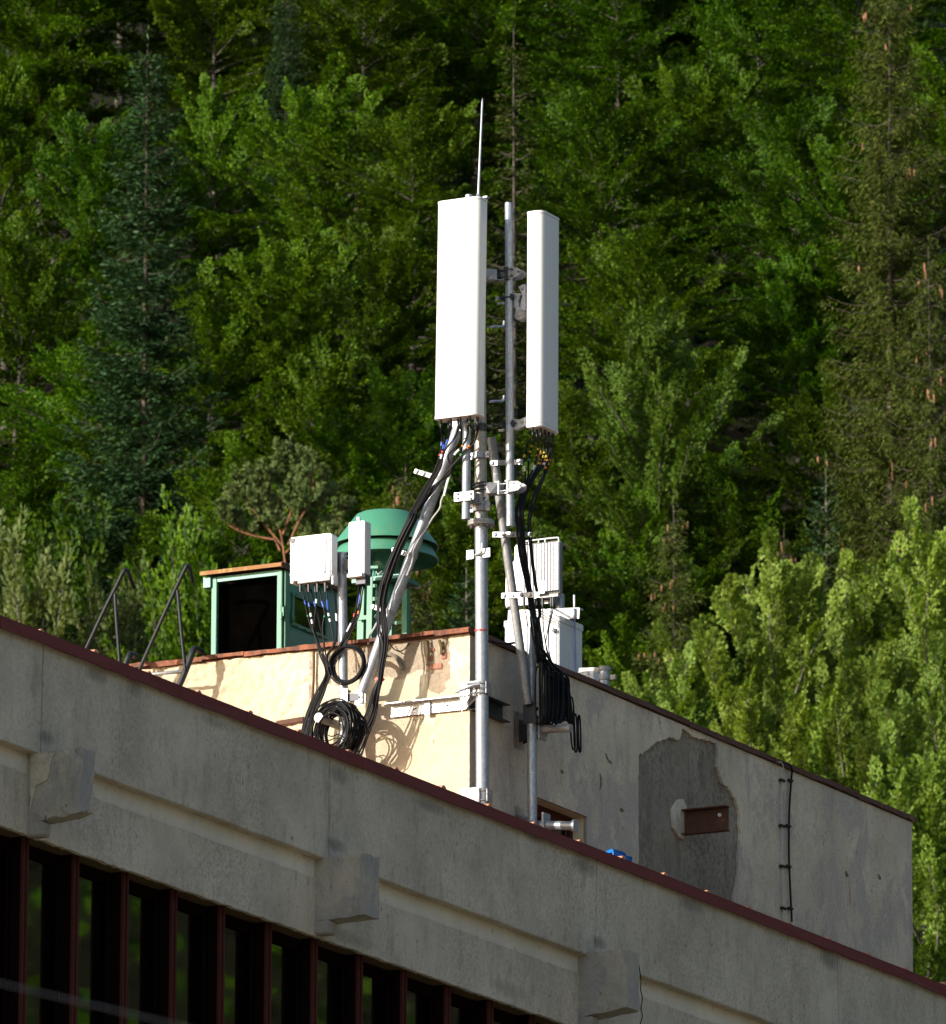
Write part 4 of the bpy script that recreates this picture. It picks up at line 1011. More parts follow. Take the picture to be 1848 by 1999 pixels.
for x, y in ((610, 434), (640, 458), (600, 490)): dbolt(LW(*c10(x, y), .082), -D, so, .013, 'zinc' if y > 440 else 'darkmetal')
mb = MB(); mb.lathe(mast_at(c10(0, 590)[1]) - Z * .03, [(.058, 0), (.066, 0), (.066, .06), (.058, .06)], 26); mb.build('clamp_band', MT['galvdull'], so)
for x, y in ((405, 540), (410, 605)): pl(LW(*c10(x, y), .06), .045, .045, parent=so, mat='zinc', name='clamp_ear')
# arm from mast to right pipe (two levels)
for yy, lab, lvl in ((c10(0, 300)[1], 'grey tilt arm with U-bolts from the mast to the lower part of the right pipe', 0), (c9(0, 450)[1], 'dark grey tilt arm with U-bolts between the left antenna and the right pipe, up high', 1)):
    mp = mast_at(yy); t = thing('antenna_bracket', lab, 'bracket', mp); x2 = P2B + (P2T - P2B) * ((mp.z - P2B.z) / (P2T.z - P2B.z)); mtl = 'galvdull'
    a = mp + E * .075; b = x2 + E * .11
    mb = MB(); n = [a - Z * .055, a + E * .06 - Z * .062, x2 - E * .06 - Z * .05, b - Z * .045, b + E * .035 - Z * .02, b + E * .035 + Z * .02, b + Z * .045, x2 - E * .06 + Z * .05, a + Z * .05]
    nl = [a - Z * .055, a + E * .06 - Z * .062, x2 - E * .085 - Z * .05, x2 - E * .085 + Z * .05, a + Z * .05]
    nr = [x2 + E * .012 - Z * .052, b - Z * .045, b + E * .035 - Z * .02, b + E * .035 + Z * .02, b + Z * .045, x2 + E * .012 + Z * .052]
    for q_ in (nl, nr): mb.prism([v - D * .060 for v in q_], D * .008); mb.prism([v + D * .045 for v in q_], D * .008)
    mb.bar(a - Z * .055, x2 - E * .05 - Z * .052, .085, .008); mb.build('arm_plate', MT[mtl], t, bevel=.002)
    mb = MB(); pr = [x2 - E * .105, x2 - E * .095]
    for e_ in (-.088, .008): mb.box(x2 + E * e_ - D * .045, .014, .05, .125)
    for z_ in (-.056, .056): mb.box(x2 - E * .105 - D * .055 + Z * z_, .035, .02, .012); mb.box(x2 - E * .008 - D * .055 + Z * z_, .03, .02, .012)
    mb.build('clamp_jaw', MT['zinc' if lvl == 0 else 'darkmetal'], t, bevel=.002)
    for dz in (.033, -.033):
        mb = MB(); mb.tube([x2 - E * .10 - D * .055 + Z * dz, x2 + E * .075 - D * .055 + Z * dz], .0075, 6); mb.build('rod', MT['zinc' if lvl == 0 else 'darkmetal'], t)
    mb = MB()
    for dz in (.02, -.02, .05): ubolt(mb, mp + Z * dz, Z, E, D, .062, .008, .03)
    mb.build('u_bolt', MT['darkmetal'], t)
    for e_, z_ in ((.03, .03), (.03, -.03), (.10, .0)): dbolt(x2 + E * (e_ + .03) - D * .060 + Z * z_, -D, t, .011, 'zinc' if lvl == 0 else 'darkmetal')
# antenna hinges on the right pipe
def P2at(y): x = c1(970, 0)[0] + (y - 396) * 6.5 / 632; return RW(x, y, .44)
up_ = thing('antenna_bracket', 'grey scissor hinge with a round disc holding the upper back of the right antenna', 'bracket', P2at(590))
p0 = P2at(582); pc_ = RW(*c9(1270, 1560), .62)
def c9r(x, y, o): return RW(*c9(x, y), o)
ol = [(1115, 935), (1300, 945), (1320, 1010), (1270, 1060), (1235, 1180), (1245, 1290), (1275, 1350), (1370, 1420), (1410, 1560), (1370, 1680), (1270, 1730), (1180, 1680), (1140, 1560), (1165, 1440), (1125, 1300)]
mb = MB(); mb.prism([LW(*c9(x, y), .03) for x, y in ol], D * .06); mb.build('hinge_plate', MT['galv'], up_, bevel=.004)
ol = [(1260, 780), (1330, 700), (1445, 675), (1445, 1450), (1400, 1440), (1290, 1360), (1310, 1200), (1345, 1000), (1300, 880)]
mb = MB(); mb.prism([LW(*c9(x, y), .015) for x, y in ol], D * .05); mb.build('hinge_link', MT['galv'], up_, bevel=.004)
q = LW(*c9(1275, 1560), .045); mb = MB(); mb.cyl(q, q + D * .09, .052, 24); mb.build('disc', MT['galvdull'], up_, bevel=.004)
for x, y in ((1270, 1565), (1270, 990), (1295, 780), (1330, 1430)): dbolt(LW(*c9(x, y), .046), -D, up_, .014, 'galvdull')
mb = MB()
for e_ in (-.062, .045): mb.box(p0 + E * e_ - D * .02, .012, .10, .05)
mb.tube([p0 - E * .17 - D * .055, p0 + E * .08 - D * .055], .0075, 6); mb.tube([p0 - E * .10 + D * .055, p0 + E * .08 + D * .055], .0075, 6); mb.build('clamp_jaw', MT['darkmetal'], up_)
mb = MB(); q = p0 - E * .10 - D * .055; mb.box(q, .03, .03, .03); mb.box(q - Z * .052 + E * .035, .07, .03, .018); mb.build('nut', MT['zinc'], up_, bevel=.004)
lo_h = thing('antenna_bracket', 'short grey hinge arm holding the lower back of the right antenna', 'bracket', P2at(830))
p0 = P2at(c2(0, 222)[1]); mb = MB(); mb.prism([p0 + E * e_ + Z * z_ - D * .03 for e_, z_ in ((.035, -.05), (.10, -.05), (.155, -.03), (.27, -.05), (.27, .05), (.155, .055), (.10, .035), (.035, .05))], D * .06); mb.build('hinge_plate', MT['galv'], lo_h, bevel=.004)
dbolt(p0 + E * .13 - D * .031 + Z * .012, -D, lo_h, .016, 'galvdull')
mb = MB()
for e_ in (-.062, .045): mb.box(p0 + E * e_ - D * .02, .012, .10, .06)
mb.tube([p0 - E * .21 - D * .055, p0 + E * .08 - D * .055], .0075, 6); mb.tube([p0 - E * .10 + D * .055, p0 + E * .08 + D * .055], .0075, 6); mb.build('clamp_jaw', MT['darkmetal'], lo_h)
mb = MB(); q = p0 - E * .19 - D * .055; mb.box(q, .05, .02, .02); mb.box(q + E * .12 - Z * .055, .06, .03, .02); mb.build('nut', MT['zinc'], lo_h, bevel=.004)
# peg hooks left of the right pipe
for y, wh in ((c9(0, 1900)[1], 'upper'), (783, 'lower')):
    q = RW(984, y, EM + .1); t = thing('cable_hook', 'bent grey %s peg hook beside the right pipe' % wh, 'hook', q)
    mb = MB(); mb.tube(smooth_path([RW(957, y + 1, EM + .1), RW(966, y, EM + .1), RW(979, y, EM + .1), RW(984, y - 2.5, EM + .1), RW(985, y - 11, EM + .1)], 5), .0125, 8); mb.build('peg', MT['zinc'], t)
# ------------------------------------------------------------------ panel antennas
def antenna(label, cb, ct, ax, ay, sx, sy, rads, nport, portoff):
    t = thing('panel_antenna', label, 'antenna', cb); d = (ct - cb).normalized()
    mb = MB(); mb.rbox(cb + d * .035, ct - d * .028, ax, ay, sx, sy, rads, 8); mb.build('radome', MT['white'], t)
    mb = MB(); mb.rbox(ct - d * .026, ct, ax, ay, sx + .008, sy + .008, [r_ + .003 for r_ in rads], 8); mb.build('top_cap', MT['white'], t, bevel=.004)
    mb = MB(); mb.rbox(ct - d * .0285, ct - d * .0255, ax, ay, sx + .002, sy + .002, rads, 8); mb.build('cap_seam', MT['lip'], t)
    mb = MB(); mb.rbox(cb, cb + d * .034, ax, ay, sx + .006, sy + .006, [r_ + .002 for r_ in rads], 8); mb.build('bottom_cap', MT['white'], t, bevel=.006)
    ports = []
    for k in range(nport):
        f = (k + .5) / nport - .5; q = cb + portoff[0] * (f * portoff[1]) + portoff[2] * (.03 if k % 2 else -.03)
        mb = MB(); mb.tube([q + d * .01, q - d * .03], .013, 8); mb.tube([q - d * .03, q - d * .085], [.012, .0105], 8); mb.build('connector', MT['black'], t); ports.append(q - d * .08)
    fn = portoff[2] * -1 if ax is E and sx > .3 else -D
    for k in (.25, .70):
        q = cb + d * .075 + ax * ((k - .5) * sx * .7) + (-D) * (sy / 2); mb = MB(); mb.tube([q + D * .002, q - D * .003], .008, 8); mb.build('screw', MT['lip'], t)
    mb = MB(); q = cb + d * .06 + ax * (sx * .06) - D * (sy / 2 + .001); mb.bar(q, q + ax * .03 + d * .006, .004, .004); mb.build('scuff', MT['lip'], t)
    return t, ports
cb = LW(897.0, 817, .47); ct = LW(903.5, 391.5, .47)
ant1, ports1 = antenna('left tall white panel antenna, its broad face towards the viewer', cb, ct, E, -D, .455, .165, (.060, .045, .03, .03), 8, (E, .40, D))
cb = LW(1060.5, 841, .0); ct = LW(1062.5, 420, .0)
ant2, ports2 = antenna('right tall white panel antenna turned edge-on with its broad face in shade', cb, ct, E, -D, .168, .37, (.060, .02, .02, .055), 8, (D, .33, E))

# ------------------------------------------------------------------ braces and small poles
B1T, B1B = LW(*c2(520, 240), .16), LW(*c3(885, 1820), .27)
brace1 = thing('brace_tube', 'slanting galvanised brace tube carrying cables down to the left', 'brace', B1B)
mb = MB(); mb.tube([B1T, B1B], .0500, 24); mb.build('tube', MT['galv'], brace1)
mb = MB(); dd = (B1B - B1T).normalized(); q = B1B + dd * .05; mb.box(q, .11, .05, .16, E, D.cross(dd).cross(dd) if False else -D, Z); mb.build('end_plate', MT['zinc'], brace1, bevel=.02)
dbolt(q - D * .026, -D, brace1, .013)
q = B1T - dd * .01; mb = MB(); mb.box(q, .12, .06, .15); mb.build('end_plate', MT['zinc'], brace1, bevel=.02)
for f, lab in ((.0, 0),):
    pass
def brace_clip(f, wid, sgn=-1):
    p = B1T.lerp(B1B, f); n = dd; side = (E - n * E.dot(n)).normalized(); t = brace1
    mb = MB(); mb.tube([p - n * .02, p + n * .02], .056, 24, caps=True); mb.build('clamp_band', MT['galvdull'], t)
    mb = MB(); mb.bar(p - side * .05 - D * .03, p - side * wid - D * .03, .018, .045, n); mb.build('cable_bar', MT['galvdull'], t, bevel=.003)
    for k in range(3): q = p - side * (.08 + (wid - .1) * k / 2) - D * .045; mb = MB(); mb.box(q, .03, .03, .04, side, D, n); mb.build('cable_clip', MT['zinc'], t, bevel=.006)
for f in (.195, .485, .700): brace_clip(f, .20 if f > .3 else .26)
P3T, P3B = LW(*c3(708, 580), .25), LW(*c6(570, 672), .25)
pole3 = thing('short_pole', 'short galvanised pole on the sunlit wall between the two white radio units', 'pole', P3B)
mb = MB(); mb.tube([P3T, P3B + Z * -.45], .0440, 22); mb.build('tube', MT['galv'], pole3)
mb = MB(); q = LW(*c6(580, 605), .25); mb.tube([q - Z * .075, q - Z * .06], .05, 20); mb.tube([q + Z * .06, q + Z * .075], .05, 20); mb.box(q + E * .03 - D * .055, .05, .02, .16); mb.build('clamp', MT['galv'], pole3)
mb = MB(); mb.bar(q + E * .05 - D * .01, B1B + dd * .05, .06, .07); mb.build('link_arm', MT['darkmetal'], pole3)
# arm through the coil
A0, A1 = LW(*c6(432, 800), .0), LW(*c6(362, 762), .46)
arm = thing('wall_arm', 'white-capped steel tube sticking out of the sunlit wall through the cable coil', 'bracket', A0)
A0 = A1 + D * .50
mb = MB(); mb.tube([A1, A0], .042, 22); mb.build('tube', MT['galvdull'], arm); mb = MB(); mb.cyl(A1 - D * .004, A1 - D * .010, .0445, 24); mb.build('end_cap', MT['white2'], arm)
# right brace and pole
B2T, B2B = RW(*c2(812, 330), .16), RW(*c4(596, 985), .30)
brace2 = thing('brace_tube', 'slanting brace tube leaning from the mast down to the pole on the shaded wall', 'brace', B2B)
mb = MB(); mb.tube([B2T, B2B], .0415, 22); mb.build('tube', MT['galvdull'], brace2)
d2 = (B2B - B2T).normalized()
for (xa, ya, xb, yb, nb) in ((805, 560, 1095, 548, 3), (825, 1195, 1170, 1193, 5), (905, 1738, 1250, 1728, 5)):
    pa, pb_ = c2(xa, ya), c2(xb, yb); f = (pa[1] - c2(0, 330)[1]) / (c4(0, 985)[1] - c2(0, 330)[1]); o = .16 + .14 * f
    a, b = LW(*pa, 0), LW(*pb_, 0)
    pc2 = B2T.lerp(B2B, f); sh = (pc2 - D * .05 - a).dot(D); a = on_plane(*pa, pc2 - D * .048, D); b = on_plane(*pb_, pc2 - D * .048, D)
    mb = MB(); mb.bar(a, b, .008, .050); mb.build('cable_bar', MT['galv'], brace2, bevel=.002)
    mb = MB(); mb.tube([pc2 - d2 * .03, pc2 + d2 * .03], .047, 22); mb.build('clamp_band', MT['galvdull'], brace2)
    for k in range(nb):
        g = .06 + .90 * k / (nb - 1); mb = MB(); q = a.lerp(b, g); mb.box(q - D * .014, .032, .024, .034); mb.build('cable_clip', MT['zinc'], brace2, bevel=.006)
P4T, P4B = RW(*c4(620, 400), .30), RW(*c4(635, 1900), .30); P4B = Vector((P4B.x, P4B.y, Z_ROOF))
pole4 = thing('short_pole', 'galvanised pole standing in front of the shaded wall beside the window', 'pole', P4B)
mb = MB(); mb.tube([P4T, P4B], .0450, 22); mb.build('tube', MT['galv'], pole4)
q = RW(*c4(632, 1060), .30); mb = MB()
for dz in (.05, -.03, -.10): mb.tube([q + Z * (dz - .012), q + Z * (dz + .012)], .052, 20)
mb.box(q + E * .0 - D * .06, .13, .02, .2); mb.build('clamp', MT['darkmetal'], pole4)
# gusset bracket on the wall and horizontal arms
g0 = RW(*c4(520, 1190), .02)
mb = MB(); mb.box(g0, .02, .22, .36); mb.prism([g0 + Z * .11, g0 - Z * .11, g0 + E * .26 - Z * .05, g0 + E * .26 + Z * .05], D * .012); mb.prism([g0 + Z * .11 + D * .08, g0 - Z * .11 + D * .08, g0 + E * .26 - Z * .05 + D * .08, g0 + E * .26 + Z * .05 + D * .08], D * .012)
mb.box(g0 + E * .15 + D * .045, .28, .07, .07); mb.build('wall_bracket', MT['darkmetal'], pole4, bevel=.003)
aA = RW(*c4(660, 1180), .30); aB = LW(*c4(925, 1165), 0); aB = on_plane(*c4(925, 1165), aA, D)
mb = MB(); mb.tube([aA, aB], .038, 18); mb.box(aA + E * .06, .02, .14, .20); mb.build('support_arm', MT['galvdull'], pole4)
lA = RW(*c4(660, 1905), .30); lB = on_plane(*c4(940, 1912), lA, D); 
mb = MB(); mb.tube([lA, lB], .042, 20); mb.tube([lB, lB + E * .03], .060, 20); mb.box(lA + E * .1, .02, .14, .20); mb.build('lower_arm', MT['galv'], pole4)
gl = RW(*c4(525, 1850), .02); mb = MB(); mb.box(gl, .02, .2, .2); mb.bar(gl, lA - D * .02, .07, .07); mb.build('wall_bracket', MT['galvdull'], pole4)
# steel angle along both walls at the corner
ang = thing('steel_angle', 'white perforated steel angle bolted along the sunlit wall and round the corner to the mast', 'bracket', W(-.3, -.05, LW(820, 1385).z))
aL, aR = LW(*c6(955, 700), .03), LW(*c6(1590, 655), .03)
zc = (aL.z + aR.z) / 2; e0, e1 = frame_of(aL)[0], frame_of(aR)[0] + .02
hol = []
ww = .110
def slot(cx, cz): return [(cx - .020, cz - .008), (cx - .012, cz - .012), (cx + .020, cz + .004), (cx + .024, cz + .012), (cx + .012, cz + .012), (cx - .022, cz + .0)]
hs = [slot(e1 - e0 - .06 - (e1 - e0 - .14) * k / 4, .0) for k in range(5)]
mb = MB(); mb.slab([(0, -ww / 2), (e1 - e0 - .05, -ww / 2), (e1 - e0 + .09, ww / 2), (0, ww / 2)], hs, W(e0, -.035, zc), E, Z, .012)
mb.prism([W(e0 - .02, -.037, zc + ww / 2), W(e1 + .08, -.037, zc + ww / 2), W(e1 + .02, -.12, zc + ww / 2), W(e0 - .02, -.12, zc + ww / 2)], Z * .010)
mb.build('angle', MT['zinc'], ang)
for k in (2,): 
    q = W(e0 + .06 + (e1 - e0 - .14) * (4 - k) / 4 - .012, -.05, zc); mb = MB(); mb.box(q, .055, .012, .15); mb.build('backing_plate', MT['galv'], ang); dbolt(q - D * .006, -D, ang, .015, 'galvdull')
mb = MB(); mb.prism([W(e1 - .16, -.06, zc + .10), W(e1 + .10, -.16, zc + .135), W(e1 + .16, -.14, zc + .14), W(e1 + .10, -.04, zc + .11)], Z * .010)
mb.prism([W(.0, -.10, zc - .09), W(.09, -.10, zc + .06), W(.09, -.10, zc + .12), W(-.02, -.10, zc + .10)], D * .010); mb.build('bent_plate', MT['galv'], ang)
for k in range(4): q = W(e1 - .07 + .05 * k, -.10, zc + .10 + .006 * k); mb = MB(); mb.tube([q + Z * .02, q - Z * .075], .008, 6); mb.build('bolt', MT['zinc'], ang)
rz = RW(*c4(345, 1040), .03).z; dA, dB = .0, frame_of(RW(*c4(400, 1050), .03))[1]
mb = MB(); mb.box(W(.03, (dA + dB) / 2, rz), .012, dB - dA, .16); mb.box(W(.07, (dA + dB) / 2, rz + .08), .09, dB - dA, .01); mb.box(W(.07, (dA + dB) / 2, rz - .08), .09, dB - dA, .01); mb.build('angle', MT['darkmetal'], ang)

# ------------------------------------------------------------------ radio units on the left pole
def screws(parent, pts, n=-D, r=.006, mat='greybox'):
    mb = MB()
    for p in pts: mb.tube([p, p + n * .003], r, 8)
    return mb.build('screws', MT[mat], parent, kind='stuff')
A = [LW(*c3(*q), .50) for q in ((240, 436), (612, 408), (613, 792), (247, 828))]
ctr = sum(A, Vector()) / 4; wx = .435; wz = (A[0].z + A[1].z - A[2].z - A[3].z) / 2
ru1 = thing('radio_unit', 'square white radio unit left of the short pole', 'radio unit', ctr - Z * wz / 2)
mb = MB(); mb.rbox(ctr + D * .13, ctr, E, Z, wx, wz, (.03, .02, .02, .03), 5); mb.build('housing', MT['white2'], ru1, bevel=.010)
mb = MB(); mb.rbox(ctr - D * .001, ctr - D * .012, E, Z, wx - .10, wz - .075, (.02,) * 4, 4); mb.build('front_cover', MT['white2'], ru1, bevel=.006)
mb = MB()
for k in range(17): mb.box(ctr - D * .014 - Z * (wz * .5 - .10) + E * (-.15 + .30 * k / 16), .006, .008, .11)
mb.build('fins', MT['white2'], ru1, kind='stuff')
screws(ru1, [ctr - D * .0125 + E * (sx_ * .205) + Z * (wz * f) for sx_ in (-1, 1) for f in (-.36, -.12, .12, .36)] + [ctr - D * .0125 + E * (wx * f) + Z * (s_ * (wz / 2 - .018)) for s_ in (-1, 1) for f in (-.3, 0, .3)])
mb = MB(); q = ctr - E * (wx / 2 - .03) + Z * (wz / 2 - .035); mb.rbox(q + D * .01, q - D * .012, E, Z, .05, .04, (.012,) * 4, 3); mb.build('handle_slot', MT['darkmetal'], ru1)
mb = MB(); mb.box(ctr + D * .06 - Z * (wz / 2 + .014) + E * .03, .34, .10, .03); mb.build('port_plate', MT['galvdull'], ru1, bevel=.004)
mb = MB(); mb.box(ctr + D * .07 - Z * (wz / 2 - .05) - E * (wx / 2 - .015), .035, .12, .14); mb.box(ctr + D * .07 - Z * (wz / 2 + .02) + E * (wx / 2 - .0), .02, .10, .10); mb.build('corner_foot', MT['white2'], ru1, bevel=.006)
mb = MB(); q = LW(*c3(640, 690), .29); mb.box(q, .10, .12, .12); mb.box(q + Z * .1, .06, .1, .05); mb.build('clamp', MT['darkmetal'], ru1)
ru1_ports = []
for x in (338, 388, 412, 470, 490, 560, 578):
    p = LW(*c3(x, 808), .44 - (.05 if x in (388, 470, 578) else 0)); mb = MB(); mb.tube([p + Z * .03, p - Z * .05, p - Z * .13], [.016, .016, .011], 8); mb.build('connector', MT['black'], ru1); ru1_ports.append(p - Z * .11)
A = [LW(*c3(*q), .44) for q in ((761, 300), (904, 300), (908, 768), (768, 768))]
ctr = sum(A, Vector()) / 4; wx = .168; wz = (A[0].z + A[1].z - A[2].z - A[3].z) / 2
ru2 = thing('radio_unit', 'narrow upright white radio unit right of the short pole', 'radio unit', ctr - Z * wz / 2)
mb = MB(); mb.box(ctr + D * .065, wx, .13, wz); mb.build('housing', MT['white2'], ru2, bevel=.007)
mb = MB(); mb.box(ctr + D * .012 - Z * (wz / 2 + .016), wx - .012, .10, .032); mb.build('bottom_strip', MT['greybox'], ru2, bevel=.003)
mb = MB(); mb.box(ctr + D * .08 - Z * (wz / 2 + .045) + E * .03, wx - .07, .10, .09); mb.build('port_plate', MT['darkmetal'], ru2)
mb = MB(); mb.box(ctr + D * .04 + Z * (wz / 2 + .022), .03, .03, .05); mb.box(ctr + D * .10 + Z * (wz / 2 + .012), .02, .14, .025); mb.build('top_lug', MT['white2'], ru2, bevel=.004)
mb = MB(); q = LW(*c3(757, 690), .31); mb.box(q + E * .01, .05, .06, .10); mb.build('clamp', MT['darkmetal'], ru2)
mb = MB(); mb.tube([q - E * .05 + Z * .09 + E * .06, q - E * .05 + Z * .07, q - E * .06 - Z * .06, q - E * .04 - Z * .08 + E * .06], .006, 6); mb.build('u_bolt', MT['galv'], ru2)
ru2_ports = []
for i, x in enumerate((856, 872, 884, 896, 908, 918)):
    p = LW(*c3(x, 815), .36 - .03 * (i % 3)); mb = MB(); mb.tube([p + Z * .04, p - Z * .04], .011, 8); mb.build('connector', MT['white2' if i == 0 else 'black'], ru2); ru2_ports.append(p - Z * .03)
# ------------------------------------------------------------------ roof ladder with two handrails
def hose(mb, pts, r, seg=8, n=6): mb.tube(smooth_path(pts, n), r, seg)
lad = thing('roof_ladder', 'black steel ladder head with two bent handrails above the left end of the sunlit wall', 'ladder', LW(*c7(1600, 1800), .35))
def LP(x, y, o): return LW(*c7(x, y), o)
o1, o2 = .34, .34
mb = MB(); hose(mb, [LP(170, 1460, o1), LP(480, 800, o1), LP(640, 480, o1), LP(755, 245, o1), LP(790, 212, o1 - .02), LP(825, 235, o1 - .10), LP(855, 320, o1 - .22), LP(910, 465, o1 - .40)], .0185, 10); mb.build('handrail', MT['ladder'], lad)
mb = MB(); hose(mb, [LP(640, 540, o1 - .01), LP(660, 900, o1), LP(690, 1300, o1), LP(710, 1600, o1)], .0165, 10); mb.build('handrail_post', MT['ladder'], lad)
mb = MB(); hose(mb, [LP(930, 1760, o2), LP(1250, 1040, o2), LP(1500, 490, o2), LP(1640, 190, o2), LP(1675, 150, o2 - .02), LP(1705, 185, o2 - .10), LP(1725, 270, o2 - .22), LP(1745, 380, o2 - .34)], .0185, 10); mb.build('handrail', MT['ladder'], lad)
mb = MB(); hose(mb, [LP(1530, 500, o2 - .01), LP(1570, 950, o2), LP(1610, 1350, o2), LP(1640, 1640, o2)], .0165, 10); mb.build('handrail_post', MT['ladder'], lad)
mb = MB(); hose(mb, [LP(720, 1720, .33), LP(790, 1560, .32), LP(845, 1430, .30), LP(885, 1412, .22), LP(925, 1435, .10), LP(950, 1462, -.02)], .030, 12); mb.build('stringer', MT['ladder'], lad)
mb = MB(); hose(mb, [LP(1480, 2000, .34), LP(1580, 1800, .33), LP(1690, 1530, .31), LP(1755, 1355, .28), LP(1800, 1340, .18), LP(1850, 1365, .06), LP(1880, 1385, -.03)], .030, 12); mb.build('stringer', MT['ladder'], lad)
mb = MB(); mb.tube([LP(880, 1720, .33), LP(1610, 1655, .33)], .017, 8); mb.build('rung', MT['galvdull'], lad)
mb = MB(); mb.tube([LP(880, 2060, .34), LP(1500, 1995, .34)], .017, 8); mb.build('rung', MT['galvdull'], lad)

# ------------------------------------------------------------------ green siren
SO = -.55                                                            # behind the wall line
def S8(x, y, o=SO): return LW(*c8(x, y), o)
sx = 690; ax_p = S8(sx, 560); kx = .13674 / 188.5                    # metres per crop pixel
Rr = 690 * kx
def zS(y): return S8(sx, y).z
z_rim1 = zS(672); z_rim2 = zS(868)
base_p = Vector((ax_p.x, ax_p.y, Z_TOP + .06))
sir = thing('siren', 'green mushroom-shaped roof siren on an angle-steel tower', 'siren', base_p)
def ctrp(z): return Vector((ax_p.x, ax_p.y, z))
top_h = zS(228) - z_rim1 + .01
mb = MB(); mb.lathe(ctrp(z_rim1), [(.01, top_h + .012), (Rr * .25, top_h + .010), (Rr * .50, top_h + .002), (Rr * .56, top_h - .012), (Rr * .985, .012), (Rr * 1.0, -.002), (Rr * .985, -.005), (Rr * .48, top_h - .03), (.03, top_h - .02)], 72); mb.build('upper_hood', MT['green'], sir)
h2 = z_rim1 - z_rim2 - .015
mb = MB(); mb.lathe(ctrp(z_rim2), [(Rr * .30, h2), (Rr * .76, h2), (Rr * .84, h2 - .022), (Rr * .92, h2 * .52), (Rr * .985, h2 * .18), (Rr * 1.0, .0), (Rr * .985, -.004), (Rr * .975, .03), (Rr * .88, .12), (Rr * .55, .10), (Rr * .2, .06), (Rr * .2, -.10), (Rr * .24, -.10)], 64); mb.build('lower_hood', MT['green'], sir)
mb = MB(); mb.lathe(ctrp(z_rim2), [(.02, -.20), (.115, -.20), (.125, -.185), (.125, .10), (.02, .10)], 28); mb.build('throat', MT['greenteal'], sir)
mb = MB(); mb.lathe(ctrp(z_rim2 - .44), [(.02, 0), (.11, .0), (.125, .02), (.125, .18), (.09, .23), (.02, .24)], 24); mb.box(ctrp(z_rim2 - .23) - D * .1 - E * .10, .22, .12, .025); mb.build('motor', MT['green'], sir)
mb = MB(); q = S8(545, 1070, SO + .14); hose(mb, [S8(545, 990, SO + .14), S8(520, 1040, SO + .15), S8(515, 1110, SO + .15), S8(560, 1150, SO + .15), S8(585, 1090, SO + .13)], .010, 6); mb.build('pipe_loop', MT['greenteal'], sir)
mb = MB(); hose(mb, [S8(545, 980, SO + .15), S8(580, 1060, SO + .16), S8(640, 1040, SO + .15), S8(680, 1090, SO + .14)], .005, 5); hose(mb, [S8(640, 1010, SO + .16), S8(590, 1060, SO + .17), S8(540, 1160, SO + .16)], .005, 5); mb.build('thin_wire', MT['greycable'], sir)
# tower: legs are steel angles
def leg(x0, y0, x1, y1, w, o):
    a = S8(x0, y0, o); b = S8(x1, y1, o); b = Vector((b.x, b.y, Z_TOP + .03)); mb = MB()
    mb.bar(a, b, w * kx, .012, D); mb.bar(a + E * (w * kx / 2 - .006) + D * .03, b + E * (w * kx / 2 - .006) + D * .03, .012, .06, D)
    return mb.build('tower_leg', MT['green'], sir)
leg(345, 1180, 325, 2010, 92, SO + .12); leg(470, 1100, 450, 2010, 78, SO + .20); leg(775, 1200, 752, 1960, 44, SO - .05); leg(962, 1280, 962, 1930, 74, SO + .06); leg(512, 1440, 515, 1990, 26, SO - .1)
def rung(x0, y0, x1, y1, h, o):
    mb = MB(); mb.bar(S8(x0, y0, o), S8(x1, y1, o), .025, h * kx); mb.build('cross_bar', MT['green'], sir)
rung(440, 1230, 575, 1226, 42, SO + .19); rung(480, 1418, 640, 1408, 48, SO + .19); rung(300, 1692, 450, 1672, 55, SO + .16); rung(500, 1668, 640, 1662, 50, SO + .1); rung(460, 960, 590, 955, 40, SO + .2); rung(620, 1250, 960, 1235, 50, SO + .02); rung(740, 1760, 960, 1752, 44, SO - .02)
mb = MB(); q = S8(525, 1668, SO + .16); mb.tube([q, q - D * .02], .022, 12); mb.build('bolt_head', MT['green'], sir)
mb = MB(); mb.box(ctrp(z_rim2 - .21), .50, .40, .04); mb.build('top_plate', MT['greenteal'], sir)

# ------------------------------------------------------------------ green cabin
CO = -.32
def C5(x, y, o=CO): return LW(*c5(x, y), o)
e0 = frame_of(C5(300, 1400))[0]; e1 = frame_of(C5(1185, 1400))[0]; dF = -CO
dB = dF + 1.12; zt = frame_of(C5(700, 905))[2]; z0 = Z_TOP + .03; hc = zt - z0
cab = thing('green_cabin', 'small green sheet-steel cabin with an open front and rusty roof', 'cabin', W((e0 + e1) / 2, (dF + dB) / 2, z0))
th = .012; zc = (z0 + zt) / 2
mb = MB(); mb.box(W(e0 + .006, (dF + dB) / 2 + .02, zc), th, dB - dF - .04, hc); mb.build('side_wall', MT['greenteal'], cab)
mb = MB(); mb.box(W((e0 + e1) / 2, dB, zc), e1 - e0, th, hc); mb.build('back_wall', MT['greenteal'], cab)
